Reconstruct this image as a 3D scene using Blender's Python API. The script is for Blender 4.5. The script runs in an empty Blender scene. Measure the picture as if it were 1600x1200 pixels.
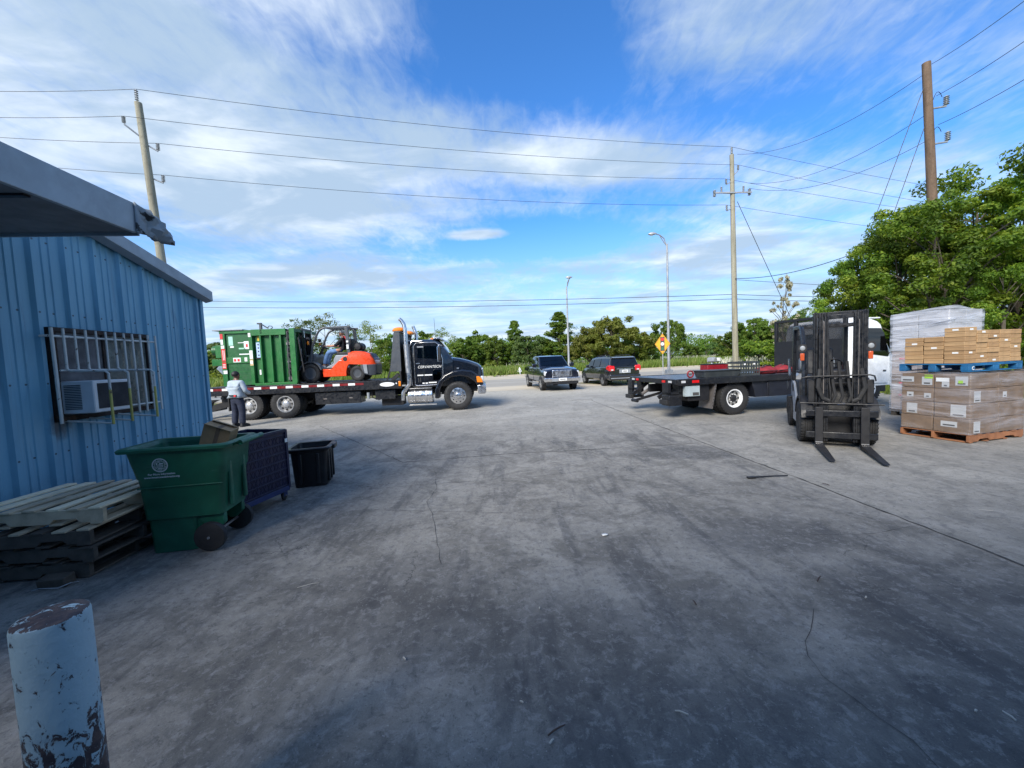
import bpy, bmesh, math, random
import numpy as np
from mathutils import Vector, Matrix, Euler
C = bpy.context.scene.collection
SC = bpy.context.scene
rad = math.radians

# ------------------------------------------------------------------ camera
cam = bpy.data.cameras.new("camera"); cam.sensor_width = 36; cam.lens = 13.5
cam.clip_start = 0.05; cam.clip_end = 3000
camo = bpy.data.objects.new("camera", cam); C.objects.link(camo); SC.camera = camo
PITCH, ROLL, CAMH = rad(3.5), rad(2.3), 1.75
fw = Vector((0, math.cos(PITCH), -math.sin(PITCH))); up0 = Vector((0, math.sin(PITCH), math.cos(PITCH))); rt0 = Vector((1, 0, 0))
rt = rt0*math.cos(ROLL) - up0*math.sin(ROLL); up = rt0*math.sin(ROLL) + up0*math.cos(ROLL)
camo.matrix_world = Matrix((( rt.x, up.x, -fw.x, 0), (rt.y, up.y, -fw.y, 0), (rt.z, up.z, -fw.z, CAMH), (0, 0, 0, 1)))

# ------------------------------------------------------------------ sun, sky, exposure
SUN_DIR = Vector((-0.50, -0.866, 0)).normalized(); SUN_EL = rad(37)
sun = bpy.data.lights.new("sun", 'SUN'); sun.energy = 2.9; sun.angle = rad(24); sun.color = (1, .93, .82)
so = bpy.data.objects.new("sun", sun); C.objects.link(so)
tosun = Vector((SUN_DIR.x*math.cos(SUN_EL), SUN_DIR.y*math.cos(SUN_EL), math.sin(SUN_EL)))
so.rotation_euler = tosun.to_track_quat('Z', 'Y').to_euler()
SC.view_settings.view_transform = 'Standard'; SC.view_settings.look = 'None'
SC.view_settings.exposure = 1.1; SC.view_settings.gamma = 1.0; SC.view_settings.use_curve_mapping = False

W = bpy.data.worlds.new("World"); SC.world = W; W.use_nodes = True
def build_sky():
    nt = W.node_tree; N = nt.nodes; L = nt.links; N.clear()
    def n(t, **k):
        x = N.new(t)
        for a, b in k.items(): setattr(x, a, b)
        return x
    def m(op, a, b=None, c=None, clamp=False):
        x = n('ShaderNodeMath', operation=op, use_clamp=clamp)
        for i, v in enumerate((a, b, c)):
            if v is None: continue
            if isinstance(v, (int, float)): x.inputs[i].default_value = v
            else: L.new(v, x.inputs[i])
        return x.outputs[0]
    def mr(v, a, b, c=0., d=1., s='SMOOTHSTEP'):
        x = n('ShaderNodeMapRange', interpolation_type=s); x.clamp = True if hasattr(x, 'clamp') else None
        L.new(v, x.inputs[0])
        for i, q in enumerate((a, b, c, d)): x.inputs[i+1].default_value = q
        return x.outputs[0]
    tc = n('ShaderNodeTexCoord'); sep = n('ShaderNodeSeparateXYZ'); L.new(tc.outputs['Generated'], sep.inputs[0])
    dz = m('MAXIMUM', sep.outputs[2], 0.0); den = m('ADD', dz, 0.1)
    px = m('DIVIDE', sep.outputs[0], den); py = m('DIVIDE', sep.outputs[1], den)
    cp = n('ShaderNodeCombineXYZ'); L.new(px, cp.inputs[0]); L.new(py, cp.inputs[1])
    P = cp.outputs[0]
    def noise(scale, detail=8, rough=.55, dist=0., off=(0, 0, 0), st=(1, 1, 1), rot=0.):
        mp = n('ShaderNodeMapping'); mp.inputs['Location'].default_value = off; mp.inputs['Scale'].default_value = st
        mp.inputs['Rotation'].default_value = (0, 0, rot); L.new(P, mp.inputs[0])
        t = n('ShaderNodeTexNoise'); t.inputs['Scale'].default_value = scale; t.inputs['Detail'].default_value = detail
        t.inputs['Roughness'].default_value = rough; t.inputs['Distortion'].default_value = dist; L.new(mp.outputs[0], t.inputs[0])
        return t.outputs[0]
    def blob(c, s, w, lo=0.15):
        q = n('ShaderNodeVectorMath', operation='MULTIPLY_ADD'); L.new(P, q.inputs[0])
        q.inputs[1].default_value = (1/s[0], 1/s[1], 0); q.inputs[2].default_value = (-c[0]/s[0], -c[1]/s[1], 0)
        l = n('ShaderNodeVectorMath', operation='LENGTH'); L.new(q.outputs[0], l.inputs[0])
        return mr(l.outputs['Value'], lo, 1.0, w, 0.0)
    big = noise(1.25, 9, .56, .35, off=(3.1, 1.7, 0))
    fine = noise(5.5, 6, .6, .6, off=(.4, 2, 0), st=(1, .7, 1), rot=.5)
    rip = noise(21, 5, .6, .7, off=(1.4, .3, 0), st=(1, .45, 1), rot=-.6)
    d = m('ADD', m('MULTIPLY', big, 1.0), m('MULTIPLY', fine, .34)); d = m('ADD', d, m('MULTIPLY', rip, .30)); d = m('SUBTRACT', d, .71)
    blobs = [((-1.15, 1.15), (.95, 1.0), .42), ((-1.05, 1.8), (.75, .65), .34), ((.30, 1.64), (.66, .26), .36), ((-.42, 1.50), (.42, .35), .20),
             ((-.155, 2.34), (.28, .12), .70), ((.55, .98), (.4, .28), .07), ((1.45, 1.0), (.6, .4), .08), ((1.25, 1.75), (.75, .30), .10), ((-1.5, 2.9), (1.5, .55), .34), ((1.7, 2.8), (1.1, .7), .28), ((.55, 1.75), (.6, .22), .12),
             ((.02, 1.14), (.50, .30), -.34), ((.72, 1.34), (.70, .24), -.26), ((.15, 2.5), (.85, .52), -.46), ((.75, 2.5), (.6, .5), -.12), ((2.4, 2.0), (.6, .4), -.08),((-.05,.85),(.45,.28),-.28)]
    for b in blobs: d = m('ADD', d, blob(*b))
    cov = mr(d, -.12, .46)
    hz = mr(dz, .03, .20, 1., 0.)
    cov = m('MAXIMUM', cov, m('MULTIPLY', hz, mr(noise(.9, 6, .55, .4, off=(7, 1, 0), st=(1, 2.2, 1)), .34, .62, .45, 1.0)))
    sky = n('ShaderNodeTexSky', sky_type='NISHITA'); sky.sun_disc = False
    sky.sun_elevation = SUN_EL; sky.sun_rotation = math.atan2(tosun.x, tosun.y); sky.altitude = 100; sky.air_density = 1.0; sky.dust_density = .6; sky.ozone_density = 2.0
    tint = n('ShaderNodeMix', data_type='RGBA', blend_type='MULTIPLY'); tint.inputs[0].default_value = 1
    L.new(sky.outputs[0], tint.inputs[6]); tint.inputs[7].default_value = (.36, .78, 1.22, 1)
    hz2 = n('ShaderNodeMix', data_type='RGBA', blend_type='MIX'); L.new(mr(dz, .0, .36, .95, 0.), hz2.inputs[0])
    L.new(tint.outputs[2], hz2.inputs[6]); hz2.inputs[7].default_value = (2.75, 3.75, 5.0, 1)
    shade = mr(m('ADD', m('MULTIPLY', noise(1.7, 7, .55, .4, off=(9, 4, 0), st=(1, 1.5, 1)), 1.), m('MULTIPLY', d, -.15)), .36, .66, 0., 1.)
    cc = n('ShaderNodeMix', data_type='RGBA'); L.new(shade, cc.inputs[0])
    cc.inputs[6].default_value = (2.25, 2.95, 3.75, 1); cc.inputs[7].default_value = (4.35, 4.8, 5.25, 1)
    mix = n('ShaderNodeMix', data_type='RGBA'); L.new(m('MULTIPLY', cov, .93), mix.inputs[0]); L.new(hz2.outputs[2], mix.inputs[6]); L.new(cc.outputs[2], mix.inputs[7])
    bg = n('ShaderNodeBackground'); bg.inputs[1].default_value = 0.105; L.new(mix.outputs[2], bg.inputs[0])
    out = n('ShaderNodeOutputWorld'); L.new(bg.outputs[0], out.inputs[0])
build_sky()

# ------------------------------------------------------------------ mesh helpers
def rz(a): return Matrix.Rotation(a, 3, 'Z')
class MB:
    def __init__(s): s.v = []; s.f = []; s.m = []
    def add(s, vs, fs, m=0, M=None):
        o = len(s.v)
        for p in vs:
            p = Vector(p)
            s.v.append(tuple(M @ p) if M is not None else tuple(p))
        for f in fs: s.f.append(tuple(i+o for i in f)); s.m.append(m)
        return s
    def box(s, x0, x1, y0, y1, z0, z1, m=0, M=None):
        vs = [(x0,y0,z0),(x1,y0,z0),(x1,y1,z0),(x0,y1,z0),(x0,y0,z1),(x1,y0,z1),(x1,y1,z1),(x0,y1,z1)]
        return s.add(vs, [(0,3,2,1),(4,5,6,7),(0,1,5,4),(1,2,6,5),(2,3,7,6),(3,0,4,7)], m, M)
    def frust(s, b, t, z0, z1, m=0, M=None):
        vs = [(b[0],b[2],z0),(b[1],b[2],z0),(b[1],b[3],z0),(b[0],b[3],z0),(t[0],t[2],z1),(t[1],t[2],z1),(t[1],t[3],z1),(t[0],t[3],z1)]
        return s.add(vs, [(0,3,2,1),(4,5,6,7),(0,1,5,4),(1,2,6,5),(2,3,7,6),(3,0,4,7)], m, M)
    def prism(s, poly, ax, a, b, m=0, M=None):
        k = len(poly)
        if sum(poly[i][0]*poly[(i+1)%k][1]-poly[(i+1)%k][0]*poly[i][1] for i in range(k)) < 0: poly = poly[::-1]
        def P(u, w, t): return {'x': (t, u, w), 'y': (u, t, w), 'z': (u, w, t)}[ax]
        vs = [P(u, w, a) for u, w in poly] + [P(u, w, b) for u, w in poly]
        fl = (ax == 'y')
        if b < a: fl = not fl
        fs = [tuple(range(k-1, -1, -1)), tuple(range(k, 2*k))] + [(i, (i+1) % k, k+(i+1) % k, k+i) for i in range(k)]
        if fl: fs = [f[::-1] for f in fs]
        return s.add(vs, fs, m, M)
    def lathe(s, prof, p0, ax, n=20, m=0, M=None, closed=False, caps=True):
        p0 = Vector(p0); ax = Vector(ax).normalized(); q = ax.to_track_quat('Z', 'Y')
        vs = []; fs = []; k = len(prof)
        for i in range(n):
            a = 2*math.pi*i/n
            for r, t in prof: vs.append(p0 + q @ Vector((r*math.cos(a), r*math.sin(a), t)))
        for i in range(n):
            j = (i+1) % n
            for t in range(k-1 if not closed else k):
                u = (t+1) % k
                fs.append((i*k+t, j*k+t, j*k+u, i*k+u))
        if not closed and caps:
            if prof[0][0] > 1e-6: fs.append(tuple(i*k for i in range(n))[::-1])
            if prof[-1][0] > 1e-6: fs.append(tuple(i*k+k-1 for i in range(n)))
        return s.add(vs, fs, m, M)
    def cyl(s, p0, p1, r0, r1=None, n=14, m=0, M=None):
        p0 = Vector(p0); p1 = Vector(p1); r1 = r0 if r1 is None else r1
        return s.lathe([(r0, 0), (r1, (p1-p0).length)], p0, p1-p0, n, m, M)
    def tube(s, pts, r, n=8, m=0, M=None):
        pts = [Vector(p) for p in pts]; k = len(pts); R = r if isinstance(r, (list, tuple)) else [r]*k
        vs = []; fs = []; prev = None
        for i, p in enumerate(pts):
            t = (pts[min(i+1, k-1)] - pts[max(i-1, 0)]).normalized()
            if prev is None:
                a = Vector((0, 0, 1)) if abs(t.z) < .9 else Vector((1, 0, 0)); u = t.cross(a).normalized()
            else: u = (prev - t*prev.dot(t)).normalized()
            prev = u; w = t.cross(u)
            sc = 1.0
            if 0 < i < k-1:
                c = (pts[i]-pts[i-1]).normalized().dot((pts[i+1]-pts[i]).normalized()); sc = min(1.4, 1/max(.5, math.sqrt((1+c)/2)))
            for j in range(n):
                A = 2*math.pi*j/n; vs.append(p + (u*math.cos(A)+w*math.sin(A))*R[i]*sc)
        for i in range(k-1):
            for j in range(n):
                jj = (j+1) % n; fs.append((i*n+j, i*n+jj, (i+1)*n+jj, (i+1)*n+j))
        fs.append(tuple(range(n))[::-1]); fs.append(tuple((k-1)*n+j for j in range(n)))
        return s.add(vs, fs, m, M)
    def beam(s, p0, p1, w, h, m=0, M=None):
        p0 = Vector(p0); p1 = Vector(p1); t = (p1-p0).normalized(); a = Vector((0, 0, 1)) if abs(t.z) < .95 else Vector((1, 0, 0))
        u = t.cross(a).normalized()*w/2; v = u.cross(t).normalized()*h/2
        vs = [p0-u-v, p0+u-v, p0+u+v, p0-u+v, p1-u-v, p1+u-v, p1+u+v, p1-u+v]
        return s.add(vs, [(0,1,2,3),(7,6,5,4),(0,4,5,1),(1,5,6,2),(2,6,7,3),(3,7,4,0)], m, M)
    def ell(s, c, r, n=14, m=0, M=None):
        vs = []; fs = []; k = n//2
        r = (r, r, r) if not isinstance(r, (tuple, list)) else r
        for i in range(k+1):
            t = math.pi*i/k
            for j in range(n):
                a = 2*math.pi*j/n
                vs.append((c[0]+r[0]*math.sin(t)*math.cos(a), c[1]+r[1]*math.sin(t)*math.sin(a), c[2]+r[2]*math.cos(t)))
        for i in range(k):
            for j in range(n):
                jj = (j+1) % n; fs.append((i*n+j, (i+1)*n+j, (i+1)*n+jj, i*n+jj))
        return s.add(vs, fs, m, M)
    def quad(s, a, b, c, d, m=0, M=None): return s.add([a, b, c, d], [(0, 1, 2, 3)], m, M)
    def plate(s, pts, th, m=0, M=None):
        pts = [Vector(p) for p in pts]; nn = (pts[1]-pts[0]).cross(pts[2]-pts[0]).normalized()*th; k = len(pts)
        vs = [p+nn for p in pts] + pts
        return s.add(vs, [tuple(range(k)), tuple(range(2*k-1, k-1, -1))] + [(k+i, k+(i+1) % k, (i+1) % k, i) for i in range(k)], m, M)
    def loft(s, rings, m=0, M=None, caps=True):
        k = len(rings[0]); vs = [p for r in rings for p in r]; fs = []
        for i in range(len(rings)-1):
            for j in range(k):
                jj = (j+1) % k; fs.append((i*k+j, i*k+jj, (i+1)*k+jj, (i+1)*k+j))
        if caps: fs.append(tuple(range(k))[::-1]); fs.append(tuple((len(rings)-1)*k+j for j in range(k)))
        return s.add(vs, fs, m, M)
    def build(s, name, mats, parent=None, bevel=0., sharp=35, loc=None, rot=None, fix=True):
        me = bpy.data.meshes.new(name); me.from_pydata(s.v, [], s.f)
        mats = mats if isinstance(mats, (list, tuple)) else [mats]
        for x in mats: me.materials.append(x)
        if len(mats) > 1: me.polygons.foreach_set('material_index', s.m)
        if fix:
            bm = bmesh.new(); bm.from_mesh(me); bmesh.ops.remove_doubles(bm, verts=bm.verts, dist=1e-5); bmesh.ops.recalc_face_normals(bm, faces=bm.faces); bm.to_mesh(me); bm.free()
        me.polygons.foreach_set('use_smooth', [True]*len(me.polygons)); me.set_sharp_from_angle(angle=rad(sharp)); me.update()
        return link(name, me, parent, bevel, loc, rot)
def link(name, me, parent=None, bevel=0., loc=None, rot=None):
    o = bpy.data.objects.new(name, me); C.objects.link(o)
    if parent: o.parent = parent
    if loc is not None: o.location = loc
    if rot is not None: o.rotation_euler = rot
    if bevel:
        b = o.modifiers.new('bevel', 'BEVEL'); b.width = bevel; b.segments = 2; b.limit_method = 'ANGLE'; b.angle_limit = rad(40); b.harden_normals = False
    return o
def tag(o, label=None, cat=None, group=None, kind=None):
    if label: o['label'] = label
    if cat: o['category'] = cat
    if group: o['group'] = group
    if kind: o['kind'] = kind
    return o
def thing(name, label, cat, loc=(0, 0, 0), rot=0., group=None):
    o = bpy.data.objects.new(name, None); C.objects.link(o); o.empty_display_size = .1
    o.location = loc; o.rotation_euler = rot if isinstance(rot, (tuple, list)) else (0, 0, rot)
    return tag(o, label, cat, group)
def dup(root, loc, rot=None, scale=None, label=None, group=None):
    r = root.copy(); C.objects.link(r); r.location = loc
    if rot is not None: r.rotation_euler = rot if isinstance(rot, (tuple, list)) else (0, 0, rot)
    if scale is not None: r.scale = scale if isinstance(scale, (tuple, list)) else (scale,)*3
    if label: r['label'] = label
    if group: r['group'] = group
    def rec(a, b):
        for ch in list(a.children):
            c = ch.copy(); C.objects.link(c); c.parent = b; rec(ch, c)
    rec(root, r)
    return r
def text(name, body, size, ma, parent, loc, rot, ext=.0015, sx=1., shear=0., align='CENTER', bold=0.):
    cu = bpy.data.curves.new('t', 'FONT'); cu.body = body; cu.size = size; cu.extrude = ext; cu.align_x = align; cu.align_y = 'CENTER'; cu.shear = shear; cu.offset = bold
    to = bpy.data.objects.new('t', cu); C.objects.link(to)
    dg = bpy.context.evaluated_depsgraph_get(); me = bpy.data.meshes.new_from_object(to.evaluated_get(dg))
    bpy.data.objects.remove(to); bpy.data.curves.remove(cu)
    me.materials.clear(); me.materials.append(ma); me.name = name
    o = link(name, me, parent, 0, loc, rot); o.scale = (sx, 1, 1)
    return o

# ------------------------------------------------------------------ materials
class NT:
    def __init__(s, name):
        s.ma = bpy.data.materials.new(name); s.ma.use_nodes = True; s.t = s.ma.node_tree; s.N = s.t.nodes; s.L = s.t.links
        s.b = s.N['Principled BSDF']; s.out = s.N['Material Output']; s.tc = s.N.new('ShaderNodeTexCoord')
    def n(s, t, **k):
        x = s.N.new(t)
        for a, b in k.items(): setattr(x, a, b)
        return x
    def put(s, v, sock):
        if isinstance(v, (int, float)): sock.default_value = v
        elif isinstance(v, (tuple, list)): sock.default_value = tuple(v) + ((1,) if len(v) == 3 and sock.type == 'RGBA' else ())
        else: s.L.new(v, sock)
    def math(s, op, a, b=None, c=None, clamp=False):
        x = s.n('ShaderNodeMath', operation=op, use_clamp=clamp)
        for i, v in enumerate((a, b, c)):
            if v is not None: s.put(v, x.inputs[i])
        return x.outputs[0]
    def noise(s, scale, detail=5, rough=.55, dist=0., st=(1, 1, 1), rot=(0, 0, 0), off=(0, 0, 0), co='Object', col=False):
        mp = s.n('ShaderNodeMapping'); mp.inputs['Scale'].default_value = st; mp.inputs['Rotation'].default_value = rot; mp.inputs['Location'].default_value = off
        s.L.new(s.tc.outputs[co], mp.inputs[0]); x = s.n('ShaderNodeTexNoise'); s.L.new(mp.outputs[0], x.inputs[0])
        x.inputs['Scale'].default_value = scale; x.inputs['Detail'].default_value = detail; x.inputs['Roughness'].default_value = rough; x.inputs['Distortion'].default_value = dist
        return x.outputs[1 if col else 0]
    def mr(s, v, a, b, c=0., d=1., k='SMOOTHSTEP'):
        x = s.n('ShaderNodeMapRange', interpolation_type=k); s.put(v, x.inputs[0])
        for i, q in enumerate((a, b, c, d)): x.inputs[i+1].default_value = q
        return x.outputs[0]
    def mix(s, f, a, b, mode='MIX'):
        x = s.n('ShaderNodeMix', data_type='RGBA', blend_type=mode); s.put(f, x.inputs[0]); s.put(a, x.inputs[6]); s.put(b, x.inputs[7]); return x.outputs[2]
    def bump(s, h, st=.3, d=.01):
        x = s.n('ShaderNodeBump'); x.inputs['Strength'].default_value = st; x.inputs['Distance'].default_value = d; s.L.new(h, x.inputs['Height']); s.L.new(x.outputs[0], s.b.inputs['Normal'])
    def set(s, **k):
        for a, v in k.items(): s.put(v, s.b.inputs[{'col': 'Base Color', 'rough': 'Roughness', 'metal': 'Metallic', 'spec': 'Specular IOR Level', 'coat': 'Coat Weight', 'trans': 'Transmission Weight', 'alpha': 'Alpha', 'ior': 'IOR', 'em': 'Emission Color', 'ems': 'Emission Strength'}[a]])
        return s
def mat(name, col, rough=.5, metal=0., var=.12, scale=4., dirt=None, da=.5, bump=0., bs=60., coat=0., st=(1, 1, 1), wear=None):
    """a plain surface with colour variation, patchy roughness, a soil layer and (wear) chipped spots"""
    t = NT(name); c = Vector(col)
    f = t.noise(scale, 6, .6, .3, st=st)
    base = t.mix(t.mr(f, .3, .7), tuple(c*(1-var)), tuple(min(1, q*(1+var)) for q in c))
    if dirt:
        g = t.mr(t.noise(scale*.7, 8, .65, .5, off=(5, 3, 1)), .48, .78, 0, da)
        base = t.mix(g, base, dirt)
    if wear:
        g = t.mr(t.noise(wear[1], 8, .65, .3, off=(2, 8, 4)), wear[2], wear[2]+.05, 0, 1)
        base = t.mix(g, base, wear[0])
    rr = t.mr(t.noise(scale*2.3, 5, .6, off=(7, 7, 1)), .3, .7, max(.02, rough-.12), min(1, rough+.12))
    t.set(col=base, rough=rr, metal=metal, coat=coat)
    if bump: t.bump(t.noise(bs, 4, .6), bump, .01)
    return t.ma
BLK = (.012, .012, .014)
DUST = (.16, .15, .13)
m_black = mat('black_paint', (.010, .011, .014), .36, dirt=DUST, da=.14, scale=6)
m_gloss = mat('gloss_black_paint', (.006, .007, .011), .18, var=.1, dirt=DUST, da=.09, coat=.6)
m_dull = mat('dull_black_steel', (.010, .010, .012), .55, dirt=DUST, da=.07, bump=.15)
m_rub = mat('rubber', (.014, .014, .015), .75, dirt=(.09, .085, .075), da=.3, bump=.2)
m_dish = mat('shaded_wheel_dish', (.30, .295, .285), .45, .35, var=.15, dirt=(.1, .09, .08), da=.5)  # soiled dish metal, darkened to paint in the shade of its recess
m_rim = mat('bright_wheel_metal', (.58, .58, .58), .3, .6, var=.1, dirt=(.2, .17, .14), da=.35)
m_chrome = mat('polished_metal', (.62, .62, .63), .22, .95, dirt=(.25, .23, .2), da=.3)
m_alu = mat('dull_aluminium', (.45, .45, .45), .42, .85, dirt=(.12, .1, .08), da=.45)
m_galv = mat('galvanised_steel', (.34, .35, .36), .55, .4, var=.15)
m_white = mat('white_paint', (.78, .79, .80), .35, dirt=(.4, .38, .34), da=.25)
m_grey = mat('grey_paint', (.06, .066, .075), .42, dirt=DUST, da=.15)
m_lgrey = mat('light_grey_paint', (.25, .27, .29), .45, dirt=DUST, da=.2)
m_orange = mat('orange_paint', (.80, .068, .012), .30, var=.08, dirt=(.2, .06, .02), da=.25, coat=.3)
m_green = mat('green_paint', (.016, .135, .028), .42, var=.14, scale=2., dirt=(.07, .13, .05), da=.3)
m_greend = mat('green_paint_deep', (.012, .095, .024), .45, var=.14, dirt=(.03, .06, .03), da=.3)
m_red = mat('red_reflective', (.17, .010, .012), .35, dirt=(.1, .02, .02), da=.3)
m_amber = mat('amber_lens', (.75, .22, .015), .15, coat=.5)
m_redl = mat('red_lens', (.62, .012, .015), .12, coat=.6)
m_steel = mat('worn_steel', (.22, .2, .19), .45, .6, dirt=(.1, .06, .04), da=.5)
m_rust = mat('rusty_steel', (.055, .033, .025), .8, dirt=(.16, .07, .035), da=.6, bump=.4)
m_paper = mat('white_sticker', (.72, .72, .70), .6, var=.06)
m_redp = mat('red_sticker', (.60, .03, .03), .5)
m_yel = mat('yellow_sticker', (.65, .45, .04), .5)
m_bluep = mat('blue_sticker', (.12, .25, .6), .5)
m_lime = mat('lime_sticker', (.35, .62, .05), .6)
m_ink = mat('dark_print', (.06, .06, .06), .7)
m_lens = mat('clear_lens', (.75, .77, .78), .1, .3, coat=.7)
m_seat = mat('seat_vinyl', (.014, .014, .016), .6)
def glass(name, tint, tr=.5, rough=.03):
    t = NT(name); N = t.N
    gl = t.n('ShaderNodeBsdfGlossy'); gl.inputs['Roughness'].default_value = rough; gl.inputs[0].default_value = (.9, .93, .96, 1)
    tp = t.n('ShaderNodeBsdfTransparent'); tp.inputs[0].default_value = (*tint, 1)
    fr = t.n('ShaderNodeFresnel'); fr.inputs[0].default_value = 1.5
    mx = t.n('ShaderNodeMixShader'); t.L.new(t.math('MULTIPLY', fr.outputs[0], 1.3, clamp=True), mx.inputs[0]); t.L.new(tp.outputs[0], mx.inputs[1]); t.L.new(gl.outputs[0], mx.inputs[2])
    t.L.new(mx.outputs[0], t.out.inputs[0]); return t.ma
m_glass = glass('tinted_glass', (.16, .22, .2))
m_glassc = glass('clear_glass', (.62, .72, .72))
m_dglass = glass('dark_glass', (.04, .05, .06))
def wheel(parent, c, r, w, rimr, side=-1, rim='steel', tyre=m_rub, face=m_alu, name='wheel', n=36):
    """tyre (part) with its rim (sub-part); axle along Y, side = outward direction"""
    b = MB(); h = w/2
    prof = [(rimr, -h*.82), (rimr+.02, -h*.9), (r*.80, -h), (r*.93, -h*.93), (r, -h*.72)]
    for q in (-.42, -.12, .18, .48):
        prof += [(r, h*(q-.04)), (r-.012, h*(q-.02)), (r-.012, h*(q+.04)), (r, h*(q+.06))]
    prof += [(r, h*.72), (r*.93, h*.93), (r*.80, h), (rimr+.02, h*.9), (rimr, h*.82)]
    b.lathe(prof, (0, 0, 0), (0, 1, 0), n, closed=True)
    for i in range(n):
        for sgn in (-1, 1):
            a = 2*math.pi*(i+(.5 if sgn > 0 else 0))/n; M = Matrix.Translation((0, 0, 0)) @ Matrix.Rotation(-a, 4, 'Y')
            b.box(r-.03, r+.004, min(sgn*h*.93, sgn*h*.5), max(sgn*h*.93, sgn*h*.5), -r*.035, r*.035, 0, M)
    tw = b.build(name, tyre, parent, 0, 50, loc=c)
    q = MB(); s = side
    if rim == 'steel':
        q.lathe([(rimr+.012, .78), (rimr+.012, .88), (rimr*.93, .86), (rimr*.90, .55), (rimr*.84, .20)], (0, 0, 0), (0, s, 0), n, caps=False)
        q.lathe([(rimr*.85, .21), (rimr*.80, .14), (rimr*.66, .24), (rimr*.40, .30)], (0, 0, 0), (0, s, 0), n, 2, caps=False)
        q.lathe([(rimr*.42, .33), (rimr*.38, .62), (rimr*.26, .78), (0.001, .80)], (0, 0, 0), (0, s, 0), n, 1 if face is m_white else 0)
        vs = q.v; q.v = [(x, y*h, z) for x, y, z in vs]
        for i in range(8):
            a = 2*math.pi*i/8; rr = rimr*.70
            q.lathe([(rimr*.125, 0), (rimr*.125, .03)], (rr*math.cos(a), s*(h*.24-.02), rr*math.sin(a)), (0, s, 0), 12, 1)
            a += .2; rr = rimr*.46; q.cyl((rr*math.cos(a), s*h*.30, rr*math.sin(a)), (rr*math.cos(a), s*h*.46, rr*math.sin(a)), rimr*.05, n=6, m=0)
    elif rim == 'front':
        q.lathe([(rimr+.012, .78), (rimr+.012, .92), (rimr*.95, .95), (rimr*.6, 1.02), (rimr*.4, 1.05), (rimr*.36, 1.3), (rimr*.2, 1.38), (.001, 1.4)], (0, 0, 0), (0, s, 0), n)
        q.v = [(x, y*h, z) for x, y, z in q.v]
        for i in range(10):
            a = 2*math.pi*i/10; rr = rimr*.78
            q.cyl((rr*math.cos(a), s*h*.955, rr*math.sin(a)), (rr*math.cos(a), s*h*1.0, rr*math.sin(a)), rimr*.095, n=12, m=1)
            rr = rimr*.5; q.cyl((rr*math.cos(a+.3), s*h*1.0, rr*math.sin(a+.3)), (rr*math.cos(a+.3), s*h*1.15, rr*math.sin(a+.3)), rimr*.05, n=6)
    elif rim == 'spoke':
        q.lathe([(rimr+.006, .75), (rimr+.006, .9), (rimr*.93, .9), (rimr*.9, .4), (.001, .4)], (0, 0, 0), (0, s, 0), n, 1)
        q.v = [(x, y*h, z) for x, y, z in q.v]
        q.lathe([(rimr*.90, s*h*.88), (rimr+.006, s*h*.92), (rimr+.006, s*h*.7), (rimr*.88, s*h*.7)], (0, 0, 0), (0, 1, 0), n, 0, closed=True)
        for i in range(6):
            a = 2*math.pi*i/6; q.beam((0, s*h*.84, 0), (rimr*.93*math.cos(a), s*h*.86, rimr*.93*math.sin(a)), .05, .05)
        q.cyl((0, s*h*.7, 0), (0, s*h*.95, 0), rimr*.22, n=12)
    elif rim == 'solid':
        q.lathe([(rimr+.008, .8), (rimr+.008, .9), (rimr*.85, .86), (rimr*.72, .55), (rimr*.35, .55), (rimr*.3, .75), (.001, .78)], (0, 0, 0), (0, s, 0), 24)
        q.v = [(x, y*h, z) for x, y, z in q.v]
        for i in range(6):
            a = 2*math.pi*i/6; rr = rimr*.52; q.cyl((rr*math.cos(a), s*h*.55, rr*math.sin(a)), (rr*math.cos(a), s*h*.68, rr*math.sin(a)), rimr*.07, n=6)
    q.build('rim', [face, m_dull, m_dish], tw, 0, 40)
    return tw
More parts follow.
